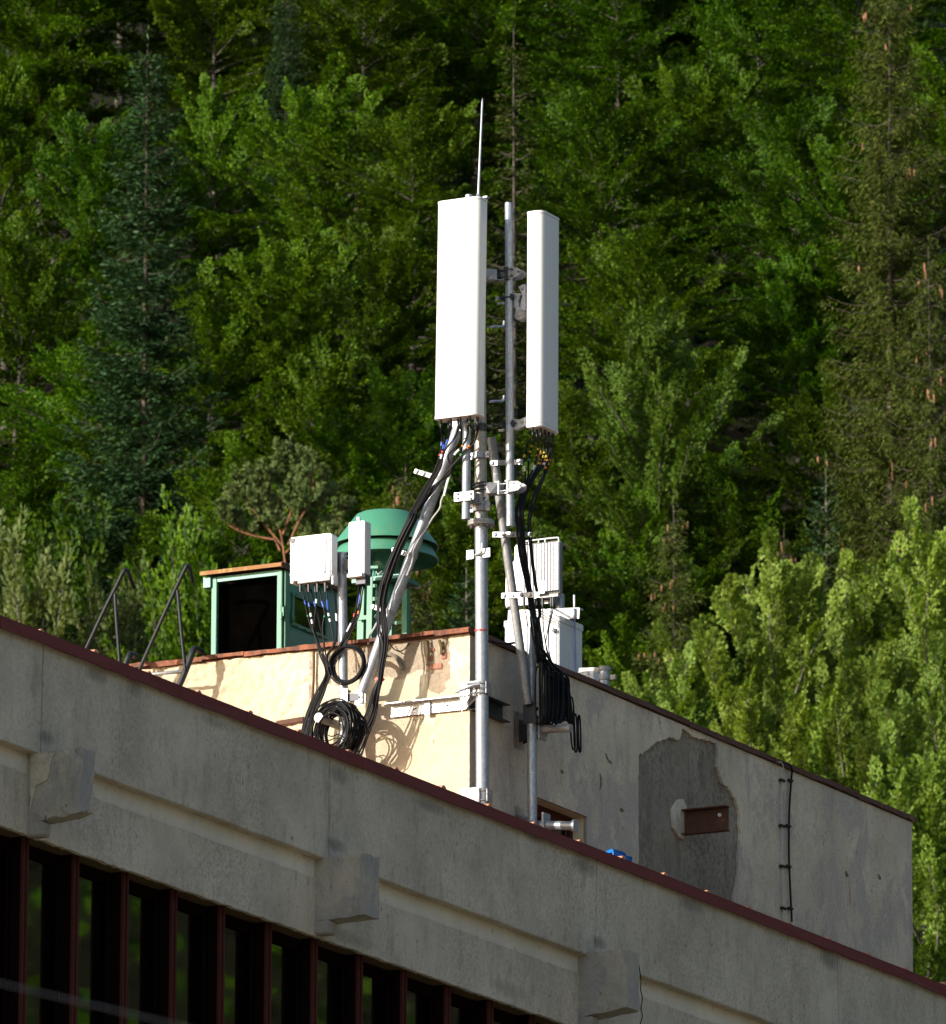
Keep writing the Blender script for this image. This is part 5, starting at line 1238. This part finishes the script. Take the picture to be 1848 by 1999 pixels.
# right wall with a window opening
w0, w1 = frame_of(on_plane(*c5(1300, 1400), W(e1, 0, 0), E))[1], frame_of(on_plane(*c5(1700, 1400), W(e1, 0, 0), E))[1]
wz1 = (on_plane(*c5(1310, 1240), W(e1, 0, 0), E).z + on_plane(*c5(1690, 1275), W(e1, 0, 0), E).z) / 2; wz0 = on_plane(*c5(1500, 1600), W(e1, 0, 0), E).z
mb = MB(); mb.slab([(dF + .03, 0), (dB, 0), (dB, hc), (dF + .03, hc)], [[(w0, wz0 - z0), (w1, wz0 - z0), (w1, wz1 - z0), (w0, wz1 - z0)]], W(e1, 0, z0), D, Z, th); mb.build('side_wall', MT['greenteal'], cab)
mb = MB(); fw = .035
for c, sy, sz in ((W(e1 + .008, (w0 + w1) / 2, wz0 - .01), w1 - w0 + .08, fw), (W(e1 + .008, (w0 + w1) / 2, wz1 + .01), w1 - w0 + .08, fw), (W(e1 + .008, w0 - .012, (wz0 + wz1) / 2), fw, wz1 - wz0 - .016), (W(e1 + .008, w1 + .012, (wz0 + wz1) / 2), fw, wz1 - wz0 - .016)): mb.box(c, .014, sy, sz)
cw = mb.build('window_frame', MT['green'], cab, bevel=.003)
mb = MB(); mb.box(W(e1 - .006, (w0 + w1) / 2, (wz0 + wz1) / 2), .004, w1 - w0, wz1 - wz0); mb.build('pane', MT['glass'], cw)
for zz in (wz0 - .02, wz1 + .02):
    for k in range(4):
        mb = MB(); q = W(e1 + .015, w0 + (w1 - w0) * (k + .3) / 4, zz); mb.tube([q, q + E * .012], .010, 8); mb.build('rivet', MT['green'], cw)
mb = MB(); q = W(e1 + .02, w0 - .045, wz0 + .05); mb.tube([q - Z * .05, q + Z * .07], .010, 8); mb.box(q + D * .015, .012, .05, .03); mb.build('hinge', MT['green'], cab)
# near-black block added to hold the shade of the open cabin
mb = MB(); mb.box(W((e0 + e1) / 2 - .005, dF + .55, zc - .02), e1 - e0 - .06, .9, hc - .08); mb.build('shade_block', MT['cabininside'], cab)
# posts and door jamb
mb = MB(); mb.box(W(e0 + .035, dF - .005, zc - .005), .055, .04, hc - .01); mb.build('front_post', MT['green'], cab, bevel=.004)
mb = MB(); mb.box(W(e1 - .035, dF - .005, zc), .052, .04, hc - .02); mb.box(W(e1 + .010, dF + .05, zc), .012, .10, hc - .03); mb.build('front_post', MT['green'], cab, bevel=.004)
mb = MB(); mb.box(W((e0 + e1) / 2, dF - .002, zt - .03), e1 - e0 - .12, .03, .05); mb.build('lintel', MT['greenteal'], cab)
mb = MB(); q = W(e1 - .008, dF - .03, z0 + hc * .52); mb.tube([q - Z * .07, q + Z * .07], .013, 8); mb.box(q + E * .012, .03, .012, .09); mb.box(q - Z * .04 - D * .012, .022, .016, .07); mb.build('hinge', MT['green'], cab, bevel=.003)
mb = MB(); mb.box(W((e0 + e1) / 2 - .03, (dF + dB) / 2 - .03, zt + .03), e1 - e0 + .10, dB - dF + .12, .012); mb.build('roof', MT['darkrust'], cab)
mb = MB(); q0 = W(e0 - .075, dF - .10, zt + .022); q1 = W(e1 + .028, dF - .10, zt + .022); mb.bar(q0, q1, .012, .038); mb.build('roof_lip', MT['rusty_yellow'], cab)
mb = MB(); mb.bar(W(e1 + .028, dF - .094, zt + .022), W(e1 + .028, dB + .03, zt + .022), .012, .055); mb.build('roof_lip', MT['darkrust'], cab)
mb = MB(); mb.box(W(e0 - .03, dF + .1, zt - .055), .075, .3, .10); mb.build('eave_box', MT['greenteal'], cab)

# ------------------------------------------------------------------ cabinet and radio units on the roof, right of the mast
CE = -1.0                                                            # the cabinet stands this far in from the roof edge
edge = RW(1092, 1240, CE); _, dc, _ = frame_of(edge); zct = RW(1092, 1200, CE).z
zb = Z_TOP + .05; wdt = .59; dpt = .50
cabt = thing('equipment_cabinet', 'large pale grey equipment cabinet on the annex roof, one side in shade', 'cabinet', W(CE - wdt / 2, dc + dpt / 2, zb))
cc = W(CE - wdt / 2, dc + dpt / 2, (zb + zct) / 2); hh = zct - zb
mb = MB(); mb.box(cc - Z * .03, wdt, dpt, hh - .06); mb.build('housing', MT['greybox'], cabt, bevel=.008)
mb = MB(); mb.box(W(CE - wdt / 2, dc + dpt / 2, zct - .035), wdt + .016, dpt + .016, .065); mb.build('lid', MT['greybox'], cabt, bevel=.006)
mb = MB(); mb.box(cc - D * (dpt / 2 + .006) - Z * .05, wdt - .05, .012, hh - .16); dr = mb.build('door', MT['white2'], cabt, bevel=.005)
q = on_plane(*c4(797, 425), cc - D * (dpt / 2 + .014), D); mb = MB(); mb.tube([q, q - D * .016], .020, 14); mb.box(q - D * .018 + Z * .004, .014, .01, .05); mb.build('lock', MT['darkmetal'], dr)
mb = MB(); q = on_plane(*c4(930, 668), W(CE, 0, 0), E); mb.rbox(q, q + E * .014, D, Z, .13, .30, (.01,) * 4, 2); mb.build('vent_cover', MT['greybox'], cabt, bevel=.003)
lead = thing('wire_rod', 'thin blue-grey rod standing up beside the cabinet lid', 'rod', on_plane(*c4(962, 770), W(CE + .03, 0, 0), E))
p_ = [(948, 150), (950, 250), (955, 420), (960, 600), (962, 770)]
mb = MB(); mb.tube(smooth_path([on_plane(*c4(*q), W(CE + .03, 0, 0), E) for q in p_], 5), .0075, 8); mb.build('rod', MT['bluewire'], lead)
mb = MB(); a_ = on_plane(*c4(948, 152), W(CE + .03, 0, 0), E); b_ = on_plane(*c4(951, 270), W(CE + .03, 0, 0), E); mb.tube([a_, b_], .011, 8); mb.build('sleeve', MT['white2'], lead)
rl = thing('cable_rail', 'white steel channel lying across the top of the cabinet', 'rail', W(-.3, dc + .2, zct + .05))
a_ = on_plane(*c4(445, 312), W(0, dc + .12, 0), D); b_ = on_plane(*c4(990, 292), W(0, dc + .12, 0), D)
mb = MB(); mb.bar(a_, b_, .012, .105); mb.bar(a_ + Z * .052 + D * .04, b_ + Z * .052 + D * .04, .09, .010); mb.build('channel', MT['white2'], rl, bevel=.003)
mb = MB(); mb.tube([b_ - E * .05 - D * .02 + Z * .05, b_ - E * .05 - D * .02 - Z * .06], .016, 8); mb.build('clip', MT['zinc'], rl)
# ribbed unit on its pole
pq = on_plane(*c4(841, 200), W(0, dc + .42, 0), D)
rp = thing('short_pole', 'galvanised pole behind the grey cabinet holding the ribbed radio unit', 'pole', Vector((pq.x, pq.y, zb)))
mb = MB(); mb.tube([Vector((pq.x, pq.y, zb)), on_plane(*c4(841, 148), W(0, dc + .42, 0), D)], .044, 20); mb.build('tube', MT['galv'], rp)
mb = MB(); a_ = on_plane(*c2(960, 1795), W(0, dc + .3, 0), D); b_ = on_plane(*c2(1290, 1775), W(0, dc + .3, 0), D); mb.bar(a_, b_ + E * .1, .05, .09); mb.build('cross_arm', MT['zinc'], rp)
dq = dc + .16
A = [on_plane(*c2(*q), W(0, dq, 0), D) for q in ((1095, 1262), (1416, 1275), (1416, 1745), (1110, 1690))]
ctr = sum(A, Vector()) / 4; wx = (A[1] - A[0]).dot(E); wz = (A[1].z - A[2].z)
ru3 = thing('radio_unit', 'white radio unit with vertical ribs and a top handle above the grey cabinet', 'radio unit', ctr - Z * wz / 2)
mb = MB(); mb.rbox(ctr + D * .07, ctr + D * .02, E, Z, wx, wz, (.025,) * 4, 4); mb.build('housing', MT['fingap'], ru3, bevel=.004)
nf = 13
for k in range(nf):
    mb = MB(); mb.box(ctr + D * .000 + E * (wx * (-.47 + .94 * k / (nf - 1))), .015, .046, wz - .05); mb.build('fin', MT['white2'], ru3)
mb = MB(); tz = ctr + Z * (wz / 2); hw = wx / 2
mb.tube(smooth_path([tz - E * (hw - .02) + Z * .0, tz - E * (hw - .02) + Z * .022, tz + E * (hw - .05) + Z * .024, tz + E * (hw - .012) + Z * .012, tz + E * (hw - .008) - Z * .02], 4), .008, 8)
for f in (-.35, -.08, .1): mb.tube([tz + E * (wx * f) - Z * .01, tz + E * (wx * f) + Z * .024], .007, 6)
mb.build('handle', MT['white2'], ru3)
mb = MB(); q = on_plane(*c2(1247, 1665), ctr - D * .021, D); mb.box(q, .10, .006, .13); mb.build('rating_plate', MT['greybox'], ru3, bevel=.002)
mb = MB(); mb.box(ctr + D * .07 - Z * (wz / 2 + .012), wx - .06, .09, .03); mb.build('port_plate', MT['galvdull'], ru3)
ru3_ports = []
for x in (1270, 1345, 1362, 1105, 1150, 1200):
    p = on_plane(*c2(x, 1755), W(0, dq + .05, 0), D); mb = MB(); mb.tube([p + Z * .04, p - Z * .05, p - Z * .10], [.015, .014, .009], 8); mb.build('connector', MT['black'], ru3); ru3_ports.append(p - Z * .09)
ol = [(1062, 1262), (1018, 1300), (1015, 1430), (998, 1440), (998, 1520), (940, 1560), (935, 1800), (945, 1850), (970, 1800), (1005, 1690), (1120, 1700), (1120, 1262)]
dq2 = dq + .16
ru4 = thing('radio_unit', 'plain white radio unit half hidden behind the ribbed unit and the slanting brace', 'radio unit', on_plane(*c2(1020, 1700), W(0, dq2, 0), D))
mb = MB(); mb.prism([on_plane(*c2(x, y), W(0, dq2, 0), D) for x, y in ol], D * .14); mb.build('housing', MT['white2'], ru4, bevel=.006)
# pole stub with ring clamps at the roof edge
pq = RW(*c4(1180, 790), -.12); ps = thing('pole_stub', 'galvanised pole stub with ring clamps at the rusty roof edge right of the cabinet', 'pole', Vector((pq.x, pq.y, Z_TOP)))
zt_ = RW(*c4(1180, 708), -.12).z
mb = MB(); mb.tube([Vector((pq.x, pq.y, Z_TOP)), Vector((pq.x, pq.y, zt_))], .050, 20); mb.build('tube', MT['galv'], ps)
q = Vector((pq.x, pq.y, zt_)); mb = MB()
for dz in (-.01, -.10): mb.lathe(q + Z * (dz - .022), [(.05, 0), (.060, 0), (.060, .044), (.05, .044)], 20)
mb.box(q - Z * .10 + E * .09, .06, .03, .05); mb.box(q - Z * .10 - E * .12, .13, .02, .05); mb.box(q - Z * .10 - E * .19, .05, .05, .05)
mb.bar(q - Z * .015 - E * .05, q - E * .27 + Z * .0, .03, .05); mb.build('ring_clamp', MT['galvdull'], ps, bevel=.003)
mb = MB(); mb.box(on_plane(*c4(1062, 790), W(-.12, 0, 0), E), .16, .12, .12); mb.box(on_plane(*c4(1030, 768), W(-.14, 0, 0), E), .1, .05, .08); mb.build('junction_box', MT['greybox'], ps, bevel=.006)
# blue plastic behind the roof edge
k8 = lambda x, y: ((2000 + x / 1.848) * k_, (3200 + y / 1.848) * k_)
bs = thing('blue_plastic', 'bright blue curled plastic sheet peeping over the maroon roof edge', 'plastic sheet', FW(*k8(920, 440), -.5))
def flap(c, w, h, tilt, ph):
    mb = MB(); vs = []; F = []; nu, nv = 16, 6
    for j in range(nv + 1):
        for i in range(nu + 1):
            u = -1 + 2 * i / nu; v = j / nv
            vs.append(c + D * (u * w) + E * (-.10 * v + .03 * math.sin(u * 4 + ph)) + Z * (h * (math.sqrt(max(0, 1 - u * u * .95))) * (1 - .5 * v * v) - h * .35 + tilt * u))
    for j in range(nv):
        for i in range(nu): q = j * (nu + 1) + i; F.append((q, q + 1, q + nu + 2, q + nu + 1))
    mb.add(vs, F, True); mb.prism([Vector(x) for x in vs[:nu + 1]] + [c + D * w - Z * .25, c - D * w - Z * .25], E * -.004); return mb
flap(FW(*k8(885, 410), -.30) - Z * .02, .17, .10, -.03, 0).build('flap', MT['bluesheet'], bs)
flap(FW(*k8(962, 458), -.24) - Z * .02, .13, .085, -.04, 2).build('flap', MT['bluesheet'], bs)

# ------------------------------------------------------------------ cables
CAB = {}
def cable(pts, r, label, group, bands=(), mat='cable', n=5, name='feeder_cable', sides=6):
    p = smooth_path(pts, n); t = thing(name, label, 'cable', p[-1], group); mb = MB(); mb.tube(p, r, sides); mb.build('sheath', MT[mat], t)
    for f, L, m in bands:
        if f > 1:
            ys = [proj(q_)[1] for q_ in p]; tl = [0.0]
            for a_, b_ in zip(p, p[1:]): tl.append(tl[-1] + (b_ - a_).length)
            j_ = next((j for j, v in enumerate(ys) if v >= f), len(ys) - 2); f = max(.002, tl[j_] / tl[-1])
        tot = sum((b - a).length for a, b in zip(p, p[1:])); g = []
        for k in range(4): g.append(path_at(p, min(.999, f + (L / tot) * k / 3))[0])
        mb = MB(); mb.tube(g, r * 1.22, 8); mb.build('colour_band' if m != 'whitet' else 'sleeve', MT[m], t)
    return t
rc = random.Random(12)
def jit(s): return rc.uniform(-s, s)
# eight feeders from the left antenna down the left brace
GL = 'feeder cables from the left antenna down the left brace'
trunkL = [c3(1345, 250), c3(1215, 520), c3(1110, 790), c3(1080, 900), c3(1055, 1060), c3(1065, 1250), c3(1080, 1400), c3(1055, 1600), c3(1040, 1710), c3(1010, 1830)]
tailL = [c6(790, 740), c6(690, 930), c6(600, 1080)]
for i, pt in enumerate(ports1):
    pd = [pt]
    def px(x, y, o): return LW(x, y, o)
    sx_ = [378, 402, 438, 495, 552, 608, 668, 690][i]
    o0 = .40
    if i < 4: mid = [c2(sx_ - 4, 330), c2(372 + i * 10 - (8 if i == 0 else 0), 450), c2(318 + i * 14, 610), c2(205 + i * 16, 800), c2(88 + i * 16, 1010)]
    else: mid = [c2(sx_ - 4, 300), c2(sx_ - 45, 400), c2(sx_ - 125 - (i - 4) * 6, 500), c2(450 - (i - 4) * 14 + 10, 640), c2(290 + (i - 4) * 12, 770), c2(120 + (i - 4) * 14, 990)]
    pts = [pt] + [LW(x, y, o0 - .02 * k + jit(.01)) for k, (x, y) in enumerate(mid)]
    lat = (i - 3.5)
    for k, (x, y) in enumerate(trunkL):
        w = (2.2, 2.4, 2.4, 2.0, 2.2, 2.4, 1.9, 1.6, 1.2, 2.0)[k]
        pts.append(LW(x + lat * w + jit(1.3), y + jit(2), .38 + .02 * (i % 3) + jit(.008)))
    for k, (x, y) in enumerate(tailL):
        w = (3.0, 5.0, 7.5)[k]; pts.append(LW(x + lat * w + jit(2), y + abs(lat) * .6, .36 + .02 * (i % 2)))
    bands = []
    bands = [[(861.2, 0.035, 'blue'), (880.3, 0.018, 'red')],
             [(863.4, 0.04, 'blue'), (877.3, 0.018, 'red'), (884.3, 0.045, 'whitet')],
             [(855.7, 0.045, 'blue'), (865.6, 0.04, 'blue')],
             [(856.8, 0.03, 'blue')],
             [],
             [(867.8, 0.016, 'orange'), (875.5, 0.07, 'whitet')],
             [(866.7, 0.018, 'orange'), (872.9, 0.014, 'orange'), (883.2, 0.02, 'greent')],
             []][i]
    desc = ['with a blue and a red band', 'with blue, red and white sleeves', 'with two blue bands', 'with a single blue band', 'without bands, fifth under the antenna', 'with an orange band and a long white sleeve', 'with two orange and one green band', 'without bands, nearest the mast'][i]
    cable(pts, .0088, 'black feeder from the left antenna, %s' % desc, GL, bands, sides=7)
mb = MB(); q = LW(*c3(1042, 1705), .38); mb.box(q, .085, .06, .035); 
tp = tag(mb.build('red_strap', MT['red'], None, bevel=.01), 'red strap tying the cable bundle below the roof edge', 'strap')
t = thing('earth_wire', 'thin pale grey wire looping along the left brace', 'wire', LW(*c3(1205, 880), .3))
mb = MB(); mb.tube(smooth_path([LW(*c2(*q), .30) for q in ((480, 560), (445, 640), (425, 720), (395, 830), (368, 890), (355, 960), (290, 1050), (230, 1150), (170, 1240), (125, 1330), (105, 1450), (60, 1560))], 6), .0075, 6); mb.build('sheath', MT['greycable'], t)
mb = MB(); mb.tube([LW(*c2(*q), .31) for q in ((448, 650), (420, 740), (392, 850))], .011, 6); mb.build('sleeve', MT['whitet'], t)
# seven cables from the square radio unit, six from the narrow one
G1 = 'cables from the square radio unit'
for i, pt in enumerate(ru1_ports):
    lat = i - 3
    pr = [((352, 900), (372, 1000), (398, 1140), (430, 1240), (470, 1330)), ((396, 900), (405, 1000), (430, 1140), (460, 1280), (500, 1400)), ((432, 910), (460, 1010), (495, 1130), (520, 1250), (545, 1390)), ((476, 900), (478, 990), (468, 1100), (462, 1230), (482, 1340)),
          ((505, 905), (530, 1010), (558, 1120), (540, 1240), (550, 1380)), ((570, 910), (580, 1020), (590, 1140), (622, 1280), (636, 1390)), ((610, 900), (640, 960), (655, 1120), (668, 1280), (640, 1400))][i]
    mid = [c3(*q_) for q_ in pr] + [c3(548 + lat * 12, 1490), c3(572 + lat * 5, 1600), c3(566 + lat * 6, 1690), c3(500 + lat * 13, 1850), c3(430 + lat * 12, 2010)]
    mid2 = [c6(250 + lat * 10, 880), c6(255 + lat * 9, 960)]
    pts = [pt] + [LW(x + jit(1.0), y + jit(1.2), .40 - .014 * k + jit(.01)) for k, (x, y) in enumerate(mid)] + [LW(x, y, .30) for x, y in mid2]
    bands = [[(1170.5, 0.035, 'blue'), (1198.4, 0.012, 'greent')],
             [(1173.8, 0.04, 'blue'), (1194.6, 0.035, 'whitet'), (1205.6, 0.04, 'whitet')],
             [(1172.7, 0.05, 'blue')],
             [(1165.0, 0.04, 'whitet')],
             [(1169.4, 0.06, 'blue'), (1199.0, 0.015, 'greent')],
             [(1168.3, 0.09, 'blue'), (1192.4, 0.03, 'whitet'), (1202.3, 0.03, 'whitet')],
             [(1191.3, 0.07, 'whitet')]][i]
    d_ = ['first from the left, with blue and green bands', 'second from the left, blue band and white sleeves', 'third from the left, with a blue band', 'short-sleeved, in the middle', 'right of the middle, with blue and green bands', 'second from the right, blue and white sleeves', 'nearest the pole, long white sleeve'][i]
    cable(pts, .0080, 'black cable under square radio unit, ' + d_, G1, bands)
G2 = 'cables from the narrow radio unit'
for i, pt in enumerate(ru2_ports):
    lat = i - 2.5
    mid = [c3(872 + lat * 9, 930), c3(852 + lat * 9, 1080), c3(820 + lat * 8, 1180), c3(760 + lat * 9, 1310), c3(700 + lat * 10, 1420), c3(640 + lat * 9, 1530), c3(592 + lat * 7, 1650), c3(540 + lat * 8, 1800), c3(455 + lat * 10, 2000)]
    pts = [pt] + [LW(x + jit(1), y + jit(1.5), .36 - .010 * k + jit(.01)) for k, (x, y) in enumerate(mid)] + [LW(*c6(270 + lat * 8, 930), .30)]
    bands = [(.19, .03, 'red'), (.25, .09, 'whitet')] if i == 0 else [(.10, .08, 'blue')] if i in (2,) else [(.18, .03, 'orange')] if i == 4 else []
    d_ = ['with a red band and a white sleeve', 'second from the left, plain', 'with a blue band', 'fourth from the left, plain', 'with an orange band', 'outermost on the right, plain'][i]
    cable(pts, .0075, 'black cable under the narrow radio unit, ' + d_, G2, bands)
# thin extra wires on the wall
mb = MB(); mb.tube(smooth_path([LW(*c3(*q), .03) for q in ((1135, 1390), (1165, 1430), (1210, 1455), (1260, 1440), (1310, 1380))], 5), .006, 5)
tag(mb.build('slack_wire', MT['cable'], None), 'thin dark slack wire sagging against the sunlit wall under the roof edge', 'wire')
mb = MB(); mb.tube(smooth_path([LW(*c8(*q), .05) for q in ((575, 1740), (520, 1840), (470, 1930), (455, 1985), (440, 2060))], 5), .010, 6)
tag(mb.build('pale_wire', MT['greycable'], None), 'pale grey wire rising from the roof edge beside the siren tower', 'wire')
# coil hung on the short pole
def coil(name, label, c, U, V, N, R, nl, spread, r, seed, ell=1.0, rj=.012):
    r9 = random.Random(seed); t = thing(name, label, 'cable coil', c); 
    for k in range(nl):
        a = R + r9.uniform(-rj, rj); cc = c + N * (spread * (k / max(nl - 1, 1) - .5)) + U * r9.uniform(-rj, rj) * .8 + V * r9.uniform(-rj, rj) * .8
        ph = r9.uniform(0, 6); pts = [cc + U * ((a + .006 * math.sin(3 * w + ph)) * math.cos(w)) + V * ((a * ell + .006 * math.cos(2 * w + ph)) * math.sin(w)) + N * (.012 * math.sin(w * 1 + ph)) for w in np.linspace(0, 2 * math.pi, 49)]
        mb = MB(); mb.tube(pts, r, 6, False); mb.build('loop', MT['cable'], t)
    return t
cq = LW(*c3(757, 1572), .32)
coil('cable_coil', 'round black cable coil hanging on the short pole between the radio units', cq, E, Z, -D, .178, 9, .05, .0075, 1, 1.0, .014)
cq = LW(*c6(512, 872), .38)
U_ = (E * .95 - D * .25).normalized(); N_ = U_.cross(Z) * -1
coil('cable_coil', 'large thick black cable coil resting on the white-capped wall arm', cq, U_, Z, -D, .215, 26, .26, .0085, 2, 1.0, .050)
for kk, pts_ in enumerate((((400, 700), (470, 665), (560, 672), (640, 720), (690, 790), (700, 880)), ((420, 900), (470, 915), (520, 900), (570, 930), (540, 990)), ((380, 945), (440, 950), (500, 930), (560, 945), (545, 1010)), ((660, 760), (740, 840), (755, 930), (720, 1010), (650, 1060)))):
    mb = MB(); mb.tube(smooth_path([LW(*c6(*q_), .36 + .05 * (kk % 2)) for q_ in pts_], 6), .0055, 6)
    tag(mb.build('loose_wire', MT['greycable' if kk == 0 else 'cable'], None), ('pale wire arching over the top of the large cable coil', 'thin dark wire end curling inside the large coil, upper one', 'thin dark wire end curling inside the large coil, lower one', 'thin dark wire looping right of the large coil')[kk], 'wire')
mb = MB(); q = LW(*c6(596, 685), .36); mb.box(q, .04, .05, .06); tag(mb.build('red_tie', MT['red'], None, bevel=.01), 'small red tie on top of the large cable coil', 'tie')
mb = MB(); q = LW(*c6(300, 936), .33); mb.box(q, .12, .05, .04); tag(mb.build('red_tie', MT['red'], None, bevel=.01), 'red tie at the foot of the cables left of the large coil', 'tie')
# feeders of the right antenna down the right brace
GR = 'feeder cables from the right antenna down the right brace'
def RC(x, y, o): return RW(x, y, o)
for i, pt in enumerate(ports2):
    sx_ = [1142, 1183, 1240, 1268, 1292, 1318, 1345, 1366][i]; lat = i - 3.5
    mid = [(sx_ - 2 + lat * 1.5, 400), (sx_ - 28 + lat * 3 - (12 if i > 4 else 0), 560), (1178 + lat * 17, 680), (1112 + lat * 12, 830), (1072 + lat * 12.5, 1000), (1083 + lat * 12.5, 1180), (1108 + lat * 12, 1400), (1150 + lat * 9, 1640), (1172 + lat * 9, 1760), (1190 + lat * 8, 1900)]
    if i >= 6: mid = [(sx_ - 2, 400), (sx_ - 40, 560), (1262 + (i - 6) * 12, 700), (1190 + (i - 6) * 30, 850), (1140 + (i - 6) * 22, 1050), (1150 + (i - 6) * 20, 1250), (1185 + (i - 6) * 16, 1560), (1220 + (i - 6) * 12, 1750), (1240 + (i - 6) * 10, 1900)]
    pts = [pt] + [on_plane(*c2(x + jit(4), y + jit(6)), CORNER + E * (.50 - .012 * k), E) for k, (x, y) in enumerate(mid)]
    for x, y in ((650 + lat * 9, 340), (668 + lat * 9, 470), (690 + lat * 9, 600), (725 + lat * 10, 700), (770 + lat * 12, 850), (800 + lat * 14, 1000), (790 + lat * 16, 1110)):
        pts.append(RW(*c4(x + jit(4), y + jit(5)), .42 + jit(.02)))
    bands = [[(881.0, 0.035, 'yellow'), (897.5, 0.025, 'greent'), (904.1, 0.05, 'whitet')],
             [(866.7, 0.02, 'yellow'), (877.7, 0.02, 'yellow'), (894.2, 0.025, 'greent')],
             [(871.1, 0.022, 'yellow'), (882.5, 0.018, 'red'), (905.2, 0.06, 'whitet')],
             [(876.6, 0.04, 'yellow'), (893.5, 0.018, 'red'), (901.9, 0.02, 'yellow')],
             [(879.9, 0.02, 'yellow'), (886.5, 0.03, 'yellow'), (899.7, 0.02, 'red')],
             [(885.4, 0.03, 'yellow'), (893.1, 0.02, 'yellow'), (899.7, 0.03, 'whitet')],
             [(894.2, 0.018, 'orange'), (906.3, 0.022, 'orange')],
             [(893.1, 0.018, 'orange'), (900.8, 0.022, 'orange')]][i]
    d_ = ['first from the left, with yellow and green bands', 'second from the left, with yellow and green bands', 'third from the left, with yellow and red bands', 'fourth from the left, with yellow and red bands', 'fifth from the left, with yellow and red bands', 'sixth from the left, with two yellow bands', 'seventh from the left, with orange bands', 'outermost, with orange bands'][i]
    cable(pts, .0092, 'black feeder under right antenna, ' + d_, GR, bands, sides=7)
G3 = 'cables from the ribbed radio unit'
for i, pt in enumerate(ru3_ports):
    xs = [(710, 300, 715, 420, 740, 560), (770, 300, 745, 430, 735, 560), (782, 290, 755, 420, 760, 600), (585, 320, 600, 420, 640, 560), (620, 320, 640, 440, 680, 580), (660, 320, 680, 440, 710, 580)][i]
    pts = [pt] + [RW(*c4(xs[k], xs[k + 1]), -.80 + .9 * (k / 4)) for k in (0, 2, 4)] + [RW(*c4(790 + i * 9, 740), .40), RW(*c4(820 + i * 10, 950), .42), RW(*c4(830 + i * 10, 1100), .42)]
    bands = [(.12, .03, 'yellow')] if i in (0, 3) else [(.16, .03, 'red')] if i == 4 else []
    d_ = ['with a yellow band, third from the right', 'second from the right', 'rightmost', 'leftmost, with a yellow band', 'with a red band', 'third from the left'][i]
    cable(pts, .0060, 'thin black cable under the ribbed radio unit, ' + d_, G3, bands)
# hanging mass of loops on the support arm
t = thing('cable_coil', 'big mass of long black cable loops hanging over the support arm on the shaded wall', 'cable coil', RW(*c4(760, 1100), .42))
r9 = random.Random(5)
for k in range(34):
    f = k / 33; cx_ = 676 + 180 * f + r9.uniform(-14, 14); hw = r9.uniform(10, 34); y0 = 690 + 70 * f + r9.uniform(-25, 40) - 20 * (f < .3); y1 = 1128 + r9.uniform(-28, 12)
    o = .36 + r9.uniform(0, .16); pts = []
    for w in np.linspace(0, 2 * math.pi, 33):
        s_ = math.sin(w); c_ = math.cos(w); pts.append(RW(*c4(cx_ + hw * np.sign(c_) * abs(c_) ** .6 + 12 * (f - .2) * s_, (y0 + y1) / 2 - (y1 - y0) / 2 * np.sign(s_) * abs(s_) ** .75), o + .02 * c_))
    mb = MB(); mb.tube(pts, .0095, 6, False); mb.build('loop', MT['cable'], t)
for x0, y0, x1, y1, hw in ((885, 790, 905, 1120, 14), (905, 880, 915, 1140, 12), (925, 930, 940, 1140, 13), (880, 845, 890, 1110, 18), (930, 1060, 945, 1330, 15), (955, 1060, 962, 1350, 12), (985, 1070, 992, 1350, 9), (870, 780, 925, 1140, 24)):
    pts = []
    for w in np.linspace(0, 2 * math.pi, 29):
        s_ = math.sin(w); c_ = math.cos(w); g = (1 - s_) / 2
        pts.append(RW(*c4(x0 + (x1 - x0) * g + hw * np.sign(c_) * abs(c_) ** .6, (y0 + y1) / 2 - (y1 - y0) / 2 * np.sign(s_) * abs(s_) ** .8), .50 + .02 * c_))
    mb = MB(); mb.tube(pts, .0090, 6, False); mb.build('loop', MT['cable'], t)
hose_pts = [RW(*c4(*q), .46) for q in ((700, 600), (760, 690), (820, 750), (880, 800), (895, 870), (890, 960))]
mb = MB(); mb.tube(smooth_path(hose_pts, 5), .013, 7); mb.tube(smooth_path([p + Z * .03 + E * .02 for p in hose_pts], 5), .012, 7); mb.build('loop', MT['cable'], t)
t = thing('slack_cable', 'black cable lying level from the shaded wall edge to the slanting brace', 'cable', RW(*c4(400, 520), .06))
mb = MB(); mb.tube(smooth_path([RW(*c4(*q), .10) for q in ((330, 505), (400, 520), (450, 522), (500, 515))], 5), .012, 6); mb.build('sheath', MT['cable'], t)
mb = MB(); mb.tube([p - E * .0 for p in (RW(*c4(280, 424), EM + .07), RW(*c4(280, 430), EM + .07))], .03, 8); 
p_ = mast_at(c4(0, 425)[1]); mb = MB(); mb.lathe(p_ - Z * .006, [(.0603, 0), (.0608, .0), (.0608, .012), (.0603, .012)], 26); mb.build('red_mark', MT['red'], mast)
# out-of-focus wire in front
wa, wb = at(-220, 1868, 17.0), at(560, 2052, 17.6)
w_ = thing('overhead_wire', 'blurred grey overhead wire crossing in front of the windows at the lower left', 'wire', (wa + wb) / 2)
mb = MB(); d_ = (wb - wa).normalized(); mb.tube([wa - d_ * 12, wa, wb, wb + d_ * 12], .0011, 8); mb.build('strand', MT['wiregrey'], w_)
